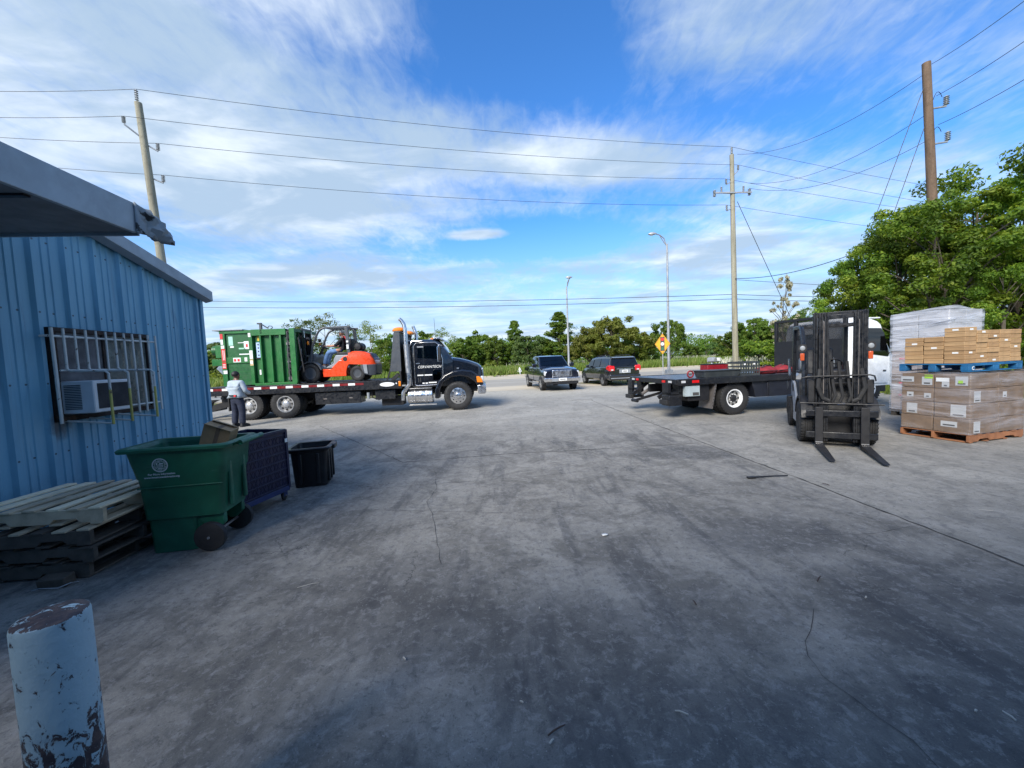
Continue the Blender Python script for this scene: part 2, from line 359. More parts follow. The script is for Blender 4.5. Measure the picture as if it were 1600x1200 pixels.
# ------------------------------------------------------------------ the ground
def concrete():
    t = NT('old_concrete'); sep = t.n('ShaderNodeSeparateXYZ'); t.L.new(t.tc.outputs['Object'], sep.inputs[0]); X, Y = sep.outputs[0], sep.outputs[1]
    a = t.noise(.35, 8, .62, .6); b = t.noise(1.5, 8, .64, .9, off=(4, 1, 0)); c = t.noise(7, 8, .68, 1.0, off=(1, 9, 0)); g = t.noise(130, 4, .75)
    base = t.mix(t.mr(a, .35, .66), (.225, .212, .188), (.32, .302, .268))
    base = t.mix(t.mr(b, .42, .62, 0, .72), base, (.115, .110, .10))
    base = t.mix(t.mr(t.noise(3.2, 8, .66, 1.2, off=(8, 2, 0)), .52, .72, 0, .50), base, (.27, .26, .25))
    base = t.mix(t.mr(c, .46, .72, 0, .45), base, (.085, .084, .086))
    st = t.noise(2.2, 7, .65, .5, st=(1.4, .28, 1), rot=(0, 0, .12), off=(2, 2, 0))
    base = t.mix(t.mr(st, .50, .64, 0, .55), base, (.060, .060, .063))
    sc = t.noise(9, 6, .7, .4, st=(2.2, .25, 1), rot=(0, 0, -.5), off=(3, 1, 0))
    base = t.mix(t.mr(sc, .62, .74, 0, .35), base, (.33, .32, .31))
    wob = t.math('MULTIPLY', t.math('SUBTRACT', t.noise(1.1, 6, .6, .4, off=(6, 6, 0)), .5), 1.5)
    def spot(cx, cy, rx, ry, k, col):
        nonlocal base
        dx = t.math('DIVIDE', t.math('SUBTRACT', X, cx), rx); dy = t.math('DIVIDE', t.math('SUBTRACT', Y, cy), ry)
        r = t.math('ADD', t.math('SQRT', t.math('ADD', t.math('MULTIPLY', dx, dx), t.math('MULTIPLY', dy, dy))), wob)
        base = t.mix(t.mr(r, .55, 1.1, k, 0), base, col)
    spot(3.0, 6.75, 1.1, .55, .55, (.045, .046, .05)); spot(2.45, 3.6, .9, .5, .5, (.05, .051, .055)); spot(2.9, 2.3, 1.0, .9, .45, (.05, .051, .055))
    spot(.2, 2.4, 1.3, .5, .4, (.055, .055, .058)); spot(-.9, 2.9, .8, .7, .35, (.05, .05, .055)); spot(-5.9, 12.4, 2.4, .5, .6, (.06, .058, .055)); spot(7.4, 10.2, 2.6, .7, .4, (.07, .068, .065)); spot(.8, 1.3, 1.9, .7, .5, (.05, .05, .055)); spot(2.6, 1.6, 1.2, .6, .45, (.05, .05, .055))
    joint = t.math('ADD', X, t.math('MULTIPLY', Y, .054)); side = t.mr(joint, 4.02, 4.09)
    far = t.mr(t.math('ADD', Y, t.math('MULTIPLY', wob, 1.2)), 7.3, 12.0)  # far yard painted paler and warmer to stand for its stronger light
    sel = t.math('MAXIMUM', t.math('MULTIPLY', side, .38), far)
    warm = t.mix(t.mr(t.noise(.8, 8, .62, .6, off=(3, 3, 0)), .35, .68), (.31, .292, .255), (.43, .405, .355))
    warm = t.mix(t.mr(t.noise(3.5, 8, .66, .8, off=(2, 5, 0), st=(1, 2.2, 1)), .52, .75, 0, .5), warm, (.15, .143, .13))
    base = t.mix(t.math('MULTIPLY', sel, .85), base, warm)
    verge = t.mr(t.math('ADD', Y, t.math('MULTIPLY', wob, .8)), 16.5, 20.5, 0, .75)  # yard colour paler still towards the road
    base = t.mix(verge, base, (.52, .48, .40))
    base = t.mix(t.mr(t.noise(13, 9, .76, .45, off=(1, 3, 0)), .50, .62, 0, .38), base, (.36, .35, .335))
    base = t.mix(t.mr(t.noise(17, 9, .78, .4, off=(7, 3, 0)), .52, .63, 0, .58), base, (.075, .074, .073))
    base = t.mix(t.mr(t.noise(4.5, 9, .76, .6, off=(2, 7, 0)), .53, .62, 0, .40), base, (.105, .103, .10))
    base = t.mix(t.mr(t.noise(6, 7, .7, .8, st=(.22, 2.6, 1), rot=(0, 0, .9), off=(5, 2, 0)), .66, .72, 0, .45), base, (.40, .39, .375))
    base = t.mix(t.mr(t.noise(75, 3, .6, off=(9, 1, 5)), .66, .71, 0, .6), base, (.045, .045, .045))
    base = t.mix(t.mr(g, .3, .75, .25, -.0), base, (.02, .02, .02))
    base = t.mix(t.mr(t.noise(60, 3, .6, off=(5, 5, 5)), .66, .72, 0, .35), base, (.42, .41, .4))
    ve = t.n('ShaderNodeTexVoronoi', feature='DISTANCE_TO_EDGE'); ve.inputs['Scale'].default_value = .42
    mp = t.n('ShaderNodeVectorMath', operation='ADD'); t.L.new(t.tc.outputs['Object'], mp.inputs[0])
    sc2 = t.n('ShaderNodeVectorMath', operation='SCALE'); t.L.new(t.noise(1.7, 6, .65, col=True), sc2.inputs[0]); sc2.inputs[3].default_value = 1.1; t.L.new(sc2.outputs[0], mp.inputs[1]); t.L.new(mp.outputs[0], ve.inputs[0])
    gate = t.mr(t.noise(.55, 4, .5, off=(9, 2, 0)), .52, .60)
    crack = t.math('MULTIPLY', t.mr(ve.outputs[0], .0, .006, 1, 0), gate)
    base = t.mix(t.math('MULTIPLY', crack, .7), base, (.03, .03, .03))
    t.set(col=base, rough=t.mr(b, .3, .7, .72, .95), spec=.35)
    h = t.math('ADD', t.math('MULTIPLY', c, .6), t.math('MULTIPLY', g, .5)); h = t.math('SUBTRACT', h, t.math('MULTIPLY', crack, .6)); t.bump(h, .38, .02)
    return t.ma
m_conc = concrete()
def turf(name, a, b, c):
    t = NT(name); base = t.mix(t.mr(t.noise(.35, 7, .6, .4), .35, .65), a, b); base = t.mix(t.mr(t.noise(5, 7, .7), .45, .75, 0, .7), base, c)
    t.set(col=base, rough=.95, spec=.1); t.bump(t.noise(25, 4, .7), .8, .05); return t.ma
m_turf = turf('meadow', (.10, .155, .025), (.15, .20, .04), (.21, .21, .08))
m_dry = turf('dry_verge', (.15, .13, .07), (.11, .11, .04), (.22, .19, .12))
def asphalt(name, a, b):
    t = NT(name); base = t.mix(t.mr(t.noise(.5, 7, .6, .4, st=(.25, 1, 1)), .35, .65), a, b); base = t.mix(t.mr(t.noise(40, 4, .7), .5, .8, 0, .4), base, tuple(q*.55 for q in a))
    t.set(col=base, rough=.9, spec=.25); t.bump(t.noise(60, 3, .7), .3, .01); return t.ma
m_road = asphalt('road_surface', (.30, .275, .235), (.36, .335, .29)); m_should = asphalt('road_shoulder', (.44, .38, .29), (.52, .46, .36))
def sheet(name, pts, z, ma, kind='structure'):
    b = MB(); b.add([(x, y, z) for x, y in pts], [tuple(range(len(pts)))]); return tag(b.build(name, ma, fix=False), kind=kind)
RD = rad(15.5); rc, rs = math.cos(RD), math.sin(RD)
def onroad(u, v): return (u*rc - v*rs, 24.6 + u*rs + v*rc)          # u along the road, v away from the yard
sheet('ground', [(-900, -60), (900, -60), (900, 1500), (-900, 1500)], -.03, m_turf)
sheet('yard', [(-60, -30), (15.2, -30), (15.2, 13.2), (13.2, 14.6), (13.2, 24.0), (-60, 24.0)], -.006, m_conc)
sheet('verge', [onroad(-140, -1.4), onroad(-3.2, -1.4), onroad(-4.0, 1.1), onroad(-140, 1.1)], .004, m_dry)
sheet('verge', [onroad(5.6, -2.2), onroad(140, -2.2), onroad(140, 1.1), onroad(4.6, 1.1)], .004, m_dry)
sheet('driveway', [onroad(-4.0, -1.6), onroad(6.4, -2.6), onroad(5.6, 1.7), onroad(-4.8, 1.7)], .0, m_should)
sheet('road', [onroad(-400, 1.1), onroad(400, 1.1), onroad(400, 18.5), onroad(-400, 18.5)], -.004, m_road)
sheet('road_shoulder', [onroad(-400, 11.5), onroad(400, 11.5), onroad(400, 18.0), onroad(-400, 18.0)], .001, m_should)
def kerb(u0, u1, v, h):
    b = MB(); p = [onroad(u0, v), onroad(u1, v), onroad(u1, v+.18), onroad(u0, v+.18)]
    b.add([(x, y, -.02) for x, y in p]+[(x, y, h) for x, y in p], [(4,5,6,7),(0,1,5,4),(1,2,6,5),(2,3,7,6),(3,0,4,7)]); return tag(b.build('kerb', m_should, bevel=.02), kind='structure')
kerb(-140, -5, 1.1, .10); kerb(6.0, 140, 1.1, .10); kerb(-400, 400, 18.5, .12)
def joint(pts, w, seed, name='slab_joint'):
    r = random.Random(seed); b = MB(); P = []
    for (x0, y0), (x1, y1) in zip(pts, pts[1:]):
        k = max(2, int(math.hypot(x1-x0, y1-y0)/.12))
        for i in range(k): P.append((x0+(x1-x0)*i/k, y0+(y1-y0)*i/k))
    P.append(pts[-1]); L_, R_ = [], []
    for i, (x, y) in enumerate(P):
        q = P[min(i+1, len(P)-1)]; o = P[max(i-1, 0)]; dx, dy = q[0]-o[0], q[1]-o[1]; l = math.hypot(dx, dy) or 1; nx, ny = -dy/l, dx/l
        j = r.uniform(-.012, .012); ww = w*r.uniform(.35, 1.3)/2
        L_.append((x+nx*(j+ww), y+ny*(j+ww), -.002)); R_.append((x+nx*(j-ww), y+ny*(j-ww), -.002))
    k = len(P); b.add(L_+R_, [(i, i+1, k+i+1, k+i) for i in range(k-1)])
    return tag(b.build(name, m_joint), kind='structure')
m_joint = mat('joint_filler', (.035, .034, .033), .95, var=.4, scale=12, dirt=(.10, .095, .09), da=.8)
joint([(3.30, 16), (3.22, 15.4), (3.76, 6.4), (3.84, 5.18), (3.93, 2.87), (4.02, .5)], .024, 1)
joint([(-5.9, 11.6), (-2.02, 6.84), (-.2, 7.15), (1.6, 7.25), (3.7, 7.42)], .018, 2); joint([(-2.76, 5.31), (-1.4, 5.5), (.23, 5.66), (1.4, 5.9)], .005, 3, 'crack')
joint([(-1.36, 6.41), (-1.12, 5.3), (-1.15, 4.8), (-1.0, 4.4), (-.68, 3.27)], .005, 4, 'crack'); joint([(1.97, 2.49), (1.62, 2.1), (1.60, 1.95), (1.72, 1.6), (1.66, 1.3)], .0035, 5, 'crack')
joint([(-1.75, 4.6), (-.2, 4.35), (1.4, 4.5), (2.4, 4.7)], .004, 6, 'crack'); joint([(2.5, 3.55), (3.3, 3.5), (3.9, 3.62)], .004, 7, 'crack')

# grass and wild flowers (nobody could count the blades)
def tufts(name, spots, h, w, ma, seed, per=5):
    r = np.random.default_rng(seed); n = len(spots)*per; P = np.repeat(np.array(spots), per, 0) + np.c_[r.normal(0, .25, n), r.normal(0, .25, n), np.zeros(n)]
    a = r.uniform(0, 2*np.pi, n); hh = h*r.uniform(.5, 1.3, n); ww = w*r.uniform(.6, 1.3, n); d = np.c_[np.cos(a), np.sin(a), np.zeros(n)]; lean = np.c_[r.normal(0, .3, n), r.normal(0, .3, n), np.ones(n)]
    v = np.stack([P-d*ww[:, None], P+d*ww[:, None], P+lean*hh[:, None]+d*ww[:, None]*.25, P+lean*hh[:, None]-d*ww[:, None]*.25], 1).reshape(-1, 3)
    me = bpy.data.meshes.new(name); me.from_pydata(v.tolist(), [], np.arange(n*4).reshape(-1, 4).tolist()); me.materials.append(ma); return tag(link(name, me), kind='stuff')
def leafmat(name, a, b, c, tr=.35):
    t = NT(name); gi = t.n('ShaderNodeNewGeometry'); oi = t.n('ShaderNodeObjectInfo')
    f = t.math('ADD', t.math('MULTIPLY', gi.outputs['Random Per Island'], .55), t.math('MULTIPLY', t.mr(t.noise(.9, 4, .6), .3, .7), .6))
    col = t.mix(t.mr(f, .1, .6), a, b); col = t.mix(t.mr(f, .6, 1.1), col, c)
    hs = t.n('ShaderNodeHueSaturation'); t.L.new(col, hs.inputs['Color']); t.L.new(t.mr(oi.outputs['Random'], 0, 1, .75, 1.25, 'LINEAR'), hs.inputs['Value']); t.L.new(t.mr(oi.outputs['Random'], 0, 1, .485, .515, 'LINEAR'), hs.inputs['Hue'])
    t.set(col=hs.outputs[0], rough=.55, spec=.3)
    tl = t.n('ShaderNodeBsdfTranslucent'); t.L.new(t.mix(1, hs.outputs[0], (1.3, 1.25, .5), 'MULTIPLY'), tl.inputs[0])
    mx = t.n('ShaderNodeMixShader'); mx.inputs[0].default_value = tr; t.L.new(t.b.outputs[0], mx.inputs[1]); t.L.new(tl.outputs[0], mx.inputs[2]); t.L.new(mx.outputs[0], t.out.inputs[0]); return t.ma
m_blade = leafmat('grass_blades', (.10, .16, .025), (.17, .23, .045), (.30, .29, .11))
m_flower = mat('white_blossom', (.50, .50, .40), .8)
def strew(n, seed, u0, u1, v0, v1): r = random.Random(seed); return [(*onroad(r.uniform(u0, u1), v0+(v1-v0)*r.random()**1.6), -.03) for _ in range(n)]
tufts('grass', strew(9000, 1, -75, 75, 18.9, 55), .95, .07, m_blade, 1, 8)
tufts('grass', strew(500, 2, -60, -4.5, -1.2, 1.0), .12, .03, m_blade, 2, 4); tufts('grass', strew(700, 3, 5.6, 60, -2, 1.0), .14, .03, m_blade, 3, 4)
tufts('grass', [(random.Random(i).uniform(13.4, 24), random.Random(i+999).uniform(13.5, 22), -.03) for i in range(1500)], .25, .03, m_blade, 5, 5)
tufts('wild_flowers', strew(900, 4, 9, 60, 30, 56), 1.15, .035, m_flower, 6, 5); tufts('wild_flowers', [(random.Random(i).gauss(18.7, .8), random.Random(i+77).gauss(30.8, .7), .1) for i in range(70)], 1.0, .08, m_flower, 7, 6)

# ------------------------------------------------------------------ the blue metal building
def bluewall():
    t = NT('blue_painted_sheet'); base = t.mix(t.mr(t.noise(1.6, 7, .6, .4, st=(1, 1, .35)), .3, .7), (.12, .30, .43), (.165, .375, .51))
    base = t.mix(t.mr(t.noise(9, 8, .66, .4, st=(1, 1, .12), off=(4, 4, 0)), .52, .74, 0, .45), base, (.06, .11, .18))
    base = t.mix(t.mr(t.noise(26, 5, .7, off=(2, 3, 8)), .70, .73, 0, .8), base, (.03, .03, .04))
    z = t.n('ShaderNodeSeparateXYZ'); t.L.new(t.tc.outputs['Object'], z.inputs[0])
    fy = t.math('SUBTRACT', t.math('FRACT', t.math('DIVIDE', z.outputs[1], .1725)), .5); fz = t.math('SUBTRACT', t.math('FRACT', t.math('DIVIDE', t.math('ADD', z.outputs[2], .25), .78)), .5)
    dd = t.math('ADD', t.math('POWER', t.math('MULTIPLY', fy, .1725), 2), t.math('POWER', t.math('MULTIPLY', fz, .78), 2)); base = t.mix(t.mr(dd, .00008, .00016, .85, 0), base, (.03, .035, .045))
    sy = t.math('DIVIDE', t.math('SUBTRACT', z.outputs[1], 4.33), .16); sz = t.math('DIVIDE', t.math('SUBTRACT', z.outputs[2], 1.24), .22); rr = t.math('ADD', t.math('ADD', t.math('MULTIPLY', sy, sy), t.math('MULTIPLY', sz, sz)), t.math('MULTIPLY', t.noise(9, 7, .7), 1.1)); base = t.mix(t.mr(rr, .6, 1.5, .8, 0), base, (.035, .035, .045))
    base = t.mix(t.math('MULTIPLY', t.mr(t.noise(2.6, 8, .7, .2, st=(1, 6, .10), off=(1, 1, 4)), .60, .72, 0, .45), 1.), base, (.10, .075, .06))
    base = t.mix(t.math('MULTIPLY', t.mr(z.outputs[2], 0, .9, .55, 0), t.mr(t.noise(5, 7, .7), .35, .7)), base, (.05, .055, .06))
    t.set(col=base, rough=.42); t.bump(t.noise(3, 5, .6, st=(1, 1, .4)), .12, .02); return t.ma
m_blue = bluewall(); m_trim = mat('grey_trim_sheet', (.30, .345, .38), .45, var=.1, dirt=(.08, .09, .1), da=.3); m_soffit = mat('soffit_board', (.17, .19, .205), .8, var=.15)
BA = rad(5.13)
bld = thing('metal_building', 'blue corrugated metal building with a barred window and a low sloping roof', 'building', (-4.74, 0, 0), BA)
def roofz(y): return 3.12 + .26*(6.7-y) if y > 1.5 else 3.12+.26*5.2 - .26*(1.5-y)
def corrugated(y0, y1, top):
    b = MB(); p = .345; prof = []; y = y0
    while y < y1:
        for dy, d in ((0, 0), (.06, 0), (.085, .038), (.125, .038), (.15, 0), (.205, 0), (.215, .010), (.235, .010), (.245, 0), (.285, 0), (.295, .010), (.315, .010), (.325, 0)):
            if y+dy < y1: prof.append((y+dy, d))
        y += p
    prof.append((y1, 0)); vs = []; fs = []
    for q, d in prof: vs += [(d, q, 0), (d, q, top(q))]
    k = len(prof); fs = [(2*i, 2*i+2, 2*i+3, 2*i+1) for i in range(k-1)]
    vs += [(-.06, y0, 0), (-.06, y0, top(y0)), (-.06, y1, 0), (-.06, y1, top(y1))]
    fs += [(2*k, 0, 1, 2*k+1), (2*k-2, 2*k+2, 2*k+3, 2*k-1), (2*k, 2*k+1, 2*k+3, 2*k+2)]
    b.add(vs, fs); return b
corrugated(-1.4, 6.7, roofz).build('wall', m_blue, bld, sharp=12, fix=False)
b = MB(); b.box(-14, -.06, 6.62, 6.7, 0, 3.1); b.box(-14, -13.9, -1.4, 6.6, 0, 3.1); b.build('back_wall', m_blue, bld)
b = MB(); vs = []
for x in (-14.2, .14):
    for y in (6.86, 1.5, -1.4): vs += [(x, y, roofz(y)+.01), (x, y, roofz(y)+.07)]
b.add(vs, [(1,3,9,7),(3,5,11,9),(0,6,8,2),(2,8,10,4),(0,1,7,6),(4,10,11,5),(0,2,3,1),(2,4,5,3),(6,7,9,8),(8,9,11,10)]); b.build('roof', m_trim, bld)
b = MB()
for (ya, yb) in ((1.5, 6.84),):
    b.add([(.045, ya, roofz(ya)-.12), (.17, ya, roofz(ya)-.09), (.17, ya, roofz(ya)+.075), (.045, ya, roofz(ya)+.085), (.045, yb, roofz(yb)-.12), (.17, yb, roofz(yb)-.09), (.17, yb, roofz(yb)+.075), (.045, yb, roofz(yb)+.085)], [(0,3,2,1),(4,5,6,7),(0,1,5,4),(1,2,6,5),(2,3,7,6),(3,0,4,7)])
b.build('rake_trim', m_trim, bld, bevel=.006)
b = MB(); b.box(-.02, .05, 6.695, 6.76, 0, 3.08); b.box(-.1, .0, 6.70, 6.76, 0, 3.08); b.build('corner_trim', m_blue, bld, bevel=.004)
# window in the wall: local y = along the wall
wy0, wy1, wz0, wz1 = 4.33, 5.50, 1.32, 2.27
m_rframe = mat('rusted_window_frame', (.030, .021, .018), .85, dirt=(.13, .065, .035), da=.75, scale=9, bump=.4)
b = MB(); f = .055
b.box(-.02, .075, wy0-f, wy1+f, wz1, wz1+f); b.box(-.02, .078, wy0-f, wy1+f, wz0-f, wz0); b.box(-.02, .072, wy0-f, wy0, wz0, wz1); b.box(-.02, .072, wy1, wy1+f, wz0, wz1); b.box(-.02, .068, 4.86, 4.93, wz0, wz1)
win = b.build('window', m_rframe, bld, bevel=.006)
m_ply = mat('weathered_board', (.13, .127, .132), .85, var=.3, scale=6, dirt=(.03, .03, .03), da=.6)
MB().box(.036, .05, wy0, 4.86, wz0, wz1).build('board', m_ply, win)
tg = NT('dirty_pane'); tg.set(col=tg.mix(tg.mr(tg.noise(2.2, 7, .6, .4), .35, .7), (.06, .075, .072), (.19, .22, .205)), rough=tg.mr(tg.noise(5, 5, .6), .3, .7, .12, .5), spec=.6)
MB().box(.036, .048, 4.93, wy1, wz0, wz1).build('pane', tg.ma, win)
m_bar = mat('peeling_white_bar', (.52, .54, .52), .6, var=.12, wear=((.10, .06, .04), 14, .60)); m_ybar = mat('yellowed_bar', (.42, .38, .10), .6, var=.2, wear=((.12, .07, .04), 14, .60))
ys = [4.22+i*(1.36/11) for i in range(12)]
BO = .13
for i, y in enumerate(ys):
    b = MB()
    if i in (1, 3, 6):
        d = {1: .50, 3: .50, 6: .50}[i]; yo = y+.06
        b.tube([(BO, y, 2.31), (BO, y, 1.86), (BO+.03, y, 1.83), (d-.04, yo, 1.82), (d, yo, 1.79), (d, yo, 1.60)], .012)
        b.tube([(d, yo, 1.60), (d, yo, 1.20)], .013, m=1); b.tube([(d, yo, 1.21), (.04, y, 1.27)], .011)
    elif i in (2, 4, 5): b.tube([(BO, y, 2.31), (BO, y, 1.84)], .011)
    else: b.tube([(BO, y, 2.31), (BO, y+.01, 1.25)], .0125 if i else .016)
    b.build('security_bar', [m_bar, m_ybar], win)
b = MB(); b.tube([(.05, ys[0]-.04, 2.22), (BO-.012, ys[0]-.02, 2.22), (BO-.012, ys[-1]+.02, 2.22)], .011); b.build('cross_bar', m_bar, win)
b = MB(); b.tube([(BO-.012, ys[7]-.02, 1.36), (BO-.012, ys[-1]+.02, 1.36), (.05, ys[-1]+.1, 1.36)], .011); b.build('cross_bar', m_bar, win)
b = MB(); b.tube([(BO-.012, ys[1]-.06, 1.84), (BO-.012, ys[6]+.02, 1.84)], .010); b.build('cross_bar', m_bar, win)
ac = thing('air_conditioner', 'white window air conditioner with side louvres and dark grille behind bent bars', 'air conditioner', (-4.74, 0, 0), BA)
ay0, ay1, az0, az1, ad = 4.32, 4.80, 1.345, 1.715, .40
m_acw = mat('aged_white_case', (.62, .64, .66), .45, var=.06, dirt=(.3, .28, .24), da=.3)
b = MB(); b.box(.05, ad, ay0, ay1, az0, az1)
b.build('casing', m_acw, ac, bevel=.012)
b = MB()
for i in range(15): z = az0+.05+i*.019; b.box(.10, .27, ay0-.006, ay0+.004, z, z+.010, 0)
b.build('louvre', m_grey, ac)
tgr = NT('condenser_grille'); wv = tgr.n('ShaderNodeTexWave'); wv.inputs['Scale'].default_value = 60; wv.bands_direction = 'Z'; tgr.L.new(tgr.tc.outputs['Object'], wv.inputs[0])
tgr.set(col=tgr.mix(tgr.mr(tgr.noise(8, 6), .4, .7), (.030, .030, .033), (.065, .062, .060)), rough=.6, metal=.4); tgr.bump(wv.outputs[1], .6, .004)
b = MB(); b.box(ad-.004, ad+.006, ay0+.045, ay1-.035, az0+.045, az1-.035); b.build('grille', tgr.ma, ac)

# canopy of the warehouse behind the camera
wh = thing('warehouse', 'grey edged canopy with a crumpled corner reaching out over the yard', 'building', (-4.74, 0, 0), BA)
b = MB(); b.box(-3.0, 1.40, 1.2, 3.86, 3.19, 3.40); b.build('canopy_slab', m_soffit, wh, bevel=.004)
b = MB(); b.box(1.40, 1.44, 1.2, 3.78, 3.155, 3.445); b.box(1.28, 1.40, 1.2, 3.78, 3.40, 3.445); b.build('fascia', m_trim, wh, bevel=.006)
b = MB(); b.box(-3.0, 1.38, 3.86, 3.885, 3.16, 3.43); b.build('end_fascia', m_trim, wh, bevel=.005)
b = MB(); b.box(-3.0, 1.3, 2.95, 3.0, 3.172, 3.19); b.build('soffit_joint', m_dull, wh)
r = random.Random(4); vs = []; nn = 11
for i in range(nn):
    for j in range(8):
        u = i/(nn-1); w = j/7; k = min(1, u*3)
        vs.append((1.445 + u*.10 + k*r.uniform(-.022, .020) + k*.025*math.sin(u*7+w*5), 3.76+u*.30 - .05*w*u, 3.15 + w*(.30-.10*u) - .03*u + k*r.uniform(-.008, .008)))
b = MB(); b.add(vs, [(i*8+j, (i+1)*8+j, (i+1)*8+j+1, i*8+j+1) for i in range(nn-1) for j in range(7)])
m_crump = mat('crumpled_sheet', (.24, .27, .29), .5, var=.15, wear=((.014, .015, .017), 9, .53))
o = b.build('dented_corner', m_crump, wh, sharp=25); sl = o.modifiers.new('solid', 'SOLIDIFY'); sl.thickness = .012
b = MB(); b.box(-.06, 20, -3.2, -2.4, 0, 5.0); b.build('wall', m_blue, wh)  # unseen wall behind the camera, added and sized to shade the foreground
t0 = thing('vent_pipe', 'rusty bent pipe standing on the canopy edge', 'pipe', (-4.00, 3.05, 3.445))
MB().tube([(0, 0, -.05), (0, 0, .20), (-.02, 0, .27), (-.09, -.02, .36), (-.22, -.05, .46), (-.34, -.07, .47), (-.40, -.08, .42)], .022, 10).build('bent_tube', m_rust, t0); MB().cyl((0, 0, -.045), (0, 0, .01), .06, .04).build('flange', m_rust, t0)

# bollard
def bollardmat():
    t = NT('flaking_blue_bollard_paint'); base = t.mix(t.mr(t.noise(3, 6, .6), .3, .7), (.26, .37, .42), (.32, .43, .475))
    base = t.mix(t.mr(t.noise(7, 7, .6, .4, off=(2, 1, 0)), .5, .75, 0, .5), base, (.15, .24, .31))
    z = t.n('ShaderNodeSeparateXYZ'); t.L.new(t.tc.outputs['Object'], z.inputs[0]); Z = z.outputs[2]
    thr = t.math('ADD', t.noise(30, 9, .72, .8, st=(1, 1, .6)), t.math('ADD', t.mr(Z, 1.022, 1.030, 0, .19), t.mr(Z, .50, .86, .16, 0)))
    chip = t.mr(thr, .60, .63)
    base = t.mix(chip, base, t.mix(t.mr(t.noise(30, 5, .7), .4, .7), (.026, .020, .026), (.075, .052, .048)))
    fl = t.mr(t.noise(50, 5, .7, off=(3, 3, 3)), .66, .70); base = t.mix(t.math('MULTIPLY', fl, .8), base, (.03, .03, .035))
    t.set(col=base, rough=.6); t.bump(t.math('SUBTRACT', t.noise(30, 5, .6), chip), .55, .006); return t.ma
bo = MB(); bo.lathe([(.086, 0), (.086, 1.012), (.083, 1.026), (.078, 1.030), (.04, 1.036), (.001, 1.038)], (0, 0, 0), (0, 0, 1), 48)
o = bo.build('bollard', bollardmat(), loc=(-1.478, 1.165, -.018)); tag(o, 'pale blue steel bollard with flaking paint and rusty chipped top', 'bollard')

# ------------------------------------------------------------------ poles, lamps, wires
m_wood = mat('weathered_pole_wood', (.27, .25, .185), .9, var=.25, scale=6, st=(1, 1, .08), bump=.5, bs=30, dirt=(.10, .08, .055), da=.5)
m_woodb = mat('brown_pole_wood', (.14, .092, .06), .9, var=.3, scale=6, st=(1, 1, .08), bump=.5, bs=30, dirt=(.05, .03, .02), da=.6)
m_ins = mat('porcelain', (.30, .31, .32), .3); m_wire = mat('cable', (.018, .018, .02), .6)
def insul(b, p, h=.38, r=.085):
    prof = [(r*.3, 0)]
    for i in range(5): z = h*(i+.3)/5.3; prof += [(r*.45, z), (r, z+.02), (r*.5, z+h*.12)]
    prof += [(r*.3, h), (.001, h)]; b.lathe(prof, p, (0, 0, 1), 10)
def pole(name, label, base, top, r0, r1, ma):
    d = Vector(top)-Vector(base); t = thing(name, label, 'utility pole', base); MB().cyl((0, 0, -.3), d, r0, r1, 16).build('pole_shaft', ma, t, sharp=60); return t, d
def arm(t, d, z, tip, up=.38, lift=.0):
    p = Vector((d.x*z/d.z, d.y*z/d.z, z)); tip = Vector(tip); a = MB().beam(p, p+tip, .065, .065).build('cross_arm', m_galv, t, bevel=.01)
    b = MB(); insul(b, p+tip+Vector((0, 0, .04)), up, lift or .085); b.build('insulator', m_ins, t); return Vector(t.location)+p+tip+Vector((0, 0, .04+up))
p1, d1 = pole('utility_pole', 'leaning pale wooden utility pole rising behind the blue building roof', (-17.2, 20, 0), (-18.05, 20, 15.3), .215, .15, m_wood)
b = MB(); insul(b, d1+Vector((-.05, 0, .1)), .55); b.build('insulator', m_ins, p1); q1 = [Vector(p1.location)+d1+Vector((-.05, 0, .66))]
q1.append(arm(p1, d1, d1.z-1.75, (-.48, -.45, .48), .34)); q1.append(arm(p1, d1, d1.z-1.95, (.45, .25, -.28), .36)); q1.append(arm(p1, d1, d1.z-3.6, (.48, .25, -.20), .36))
p2, d2 = pole('utility_pole', 'tall straight grey wooden utility pole behind the black flatbed', (16.95, 29, 0), (16.72, 29, 16.1), .21, .145, m_wood)
b = MB(); insul(b, d2+Vector((0, 0, .05)), .5); b.build('insulator', m_ins, p2); q2 = [Vector(p2.location)+d2+Vector((0, 0, .56))]
q2.append(arm(p2, d2, d2.z-1.55, (.5, .1, .45))); q2.append(arm(p2, d2, d2.z-1.85, (-.5, -.1, -.30))); 
for dx in (-1.35, 1.35): e = arm(p2, d2, d2.z-2.75, (dx*.6, 0, .06), .42); b = MB(); insul(b, d2+Vector((dx*.95, 0, -2.95)), .5, .12); b.build('insulator', m_ins, p2)
MB().beam(d2+Vector((-1.3, -.16, -2.72)), d2+Vector((1.35, -.16, -2.78)), .08, .1).build('cross_arm', m_galv, p2)
q2.append(arm(p2, d2, d2.z-3.75, (-.5, -.1, -.28), .4))
p3, d3 = pole('utility_pole', 'brown wooden utility pole standing in the trees on the right', (20.15, 18, 0), (19.12, 18, 14.3), .215, .15, m_woodb)
q3a = arm(p3, d3, d3.z-2.0, (.80, 0, .1), .42, .11); q3b = arm(p3, d3, d3.z-3.55, (.80, 0, .1), .42, .11)
def at(x, y, Y):        # a point of the place given by the direction it is seen in and its distance
    u = (x-800)/600; v = (600-y)/600; a = u*math.cos(ROLL)+v*math.sin(ROLL); bb = -u*math.sin(ROLL)+v*math.cos(ROLL)
    dy = math.cos(PITCH)+bb*math.sin(PITCH); dzz = -math.sin(PITCH)+bb*math.cos(PITCH); return Vector((a*Y/dy, Y, CAMH+dzz*Y/dy))
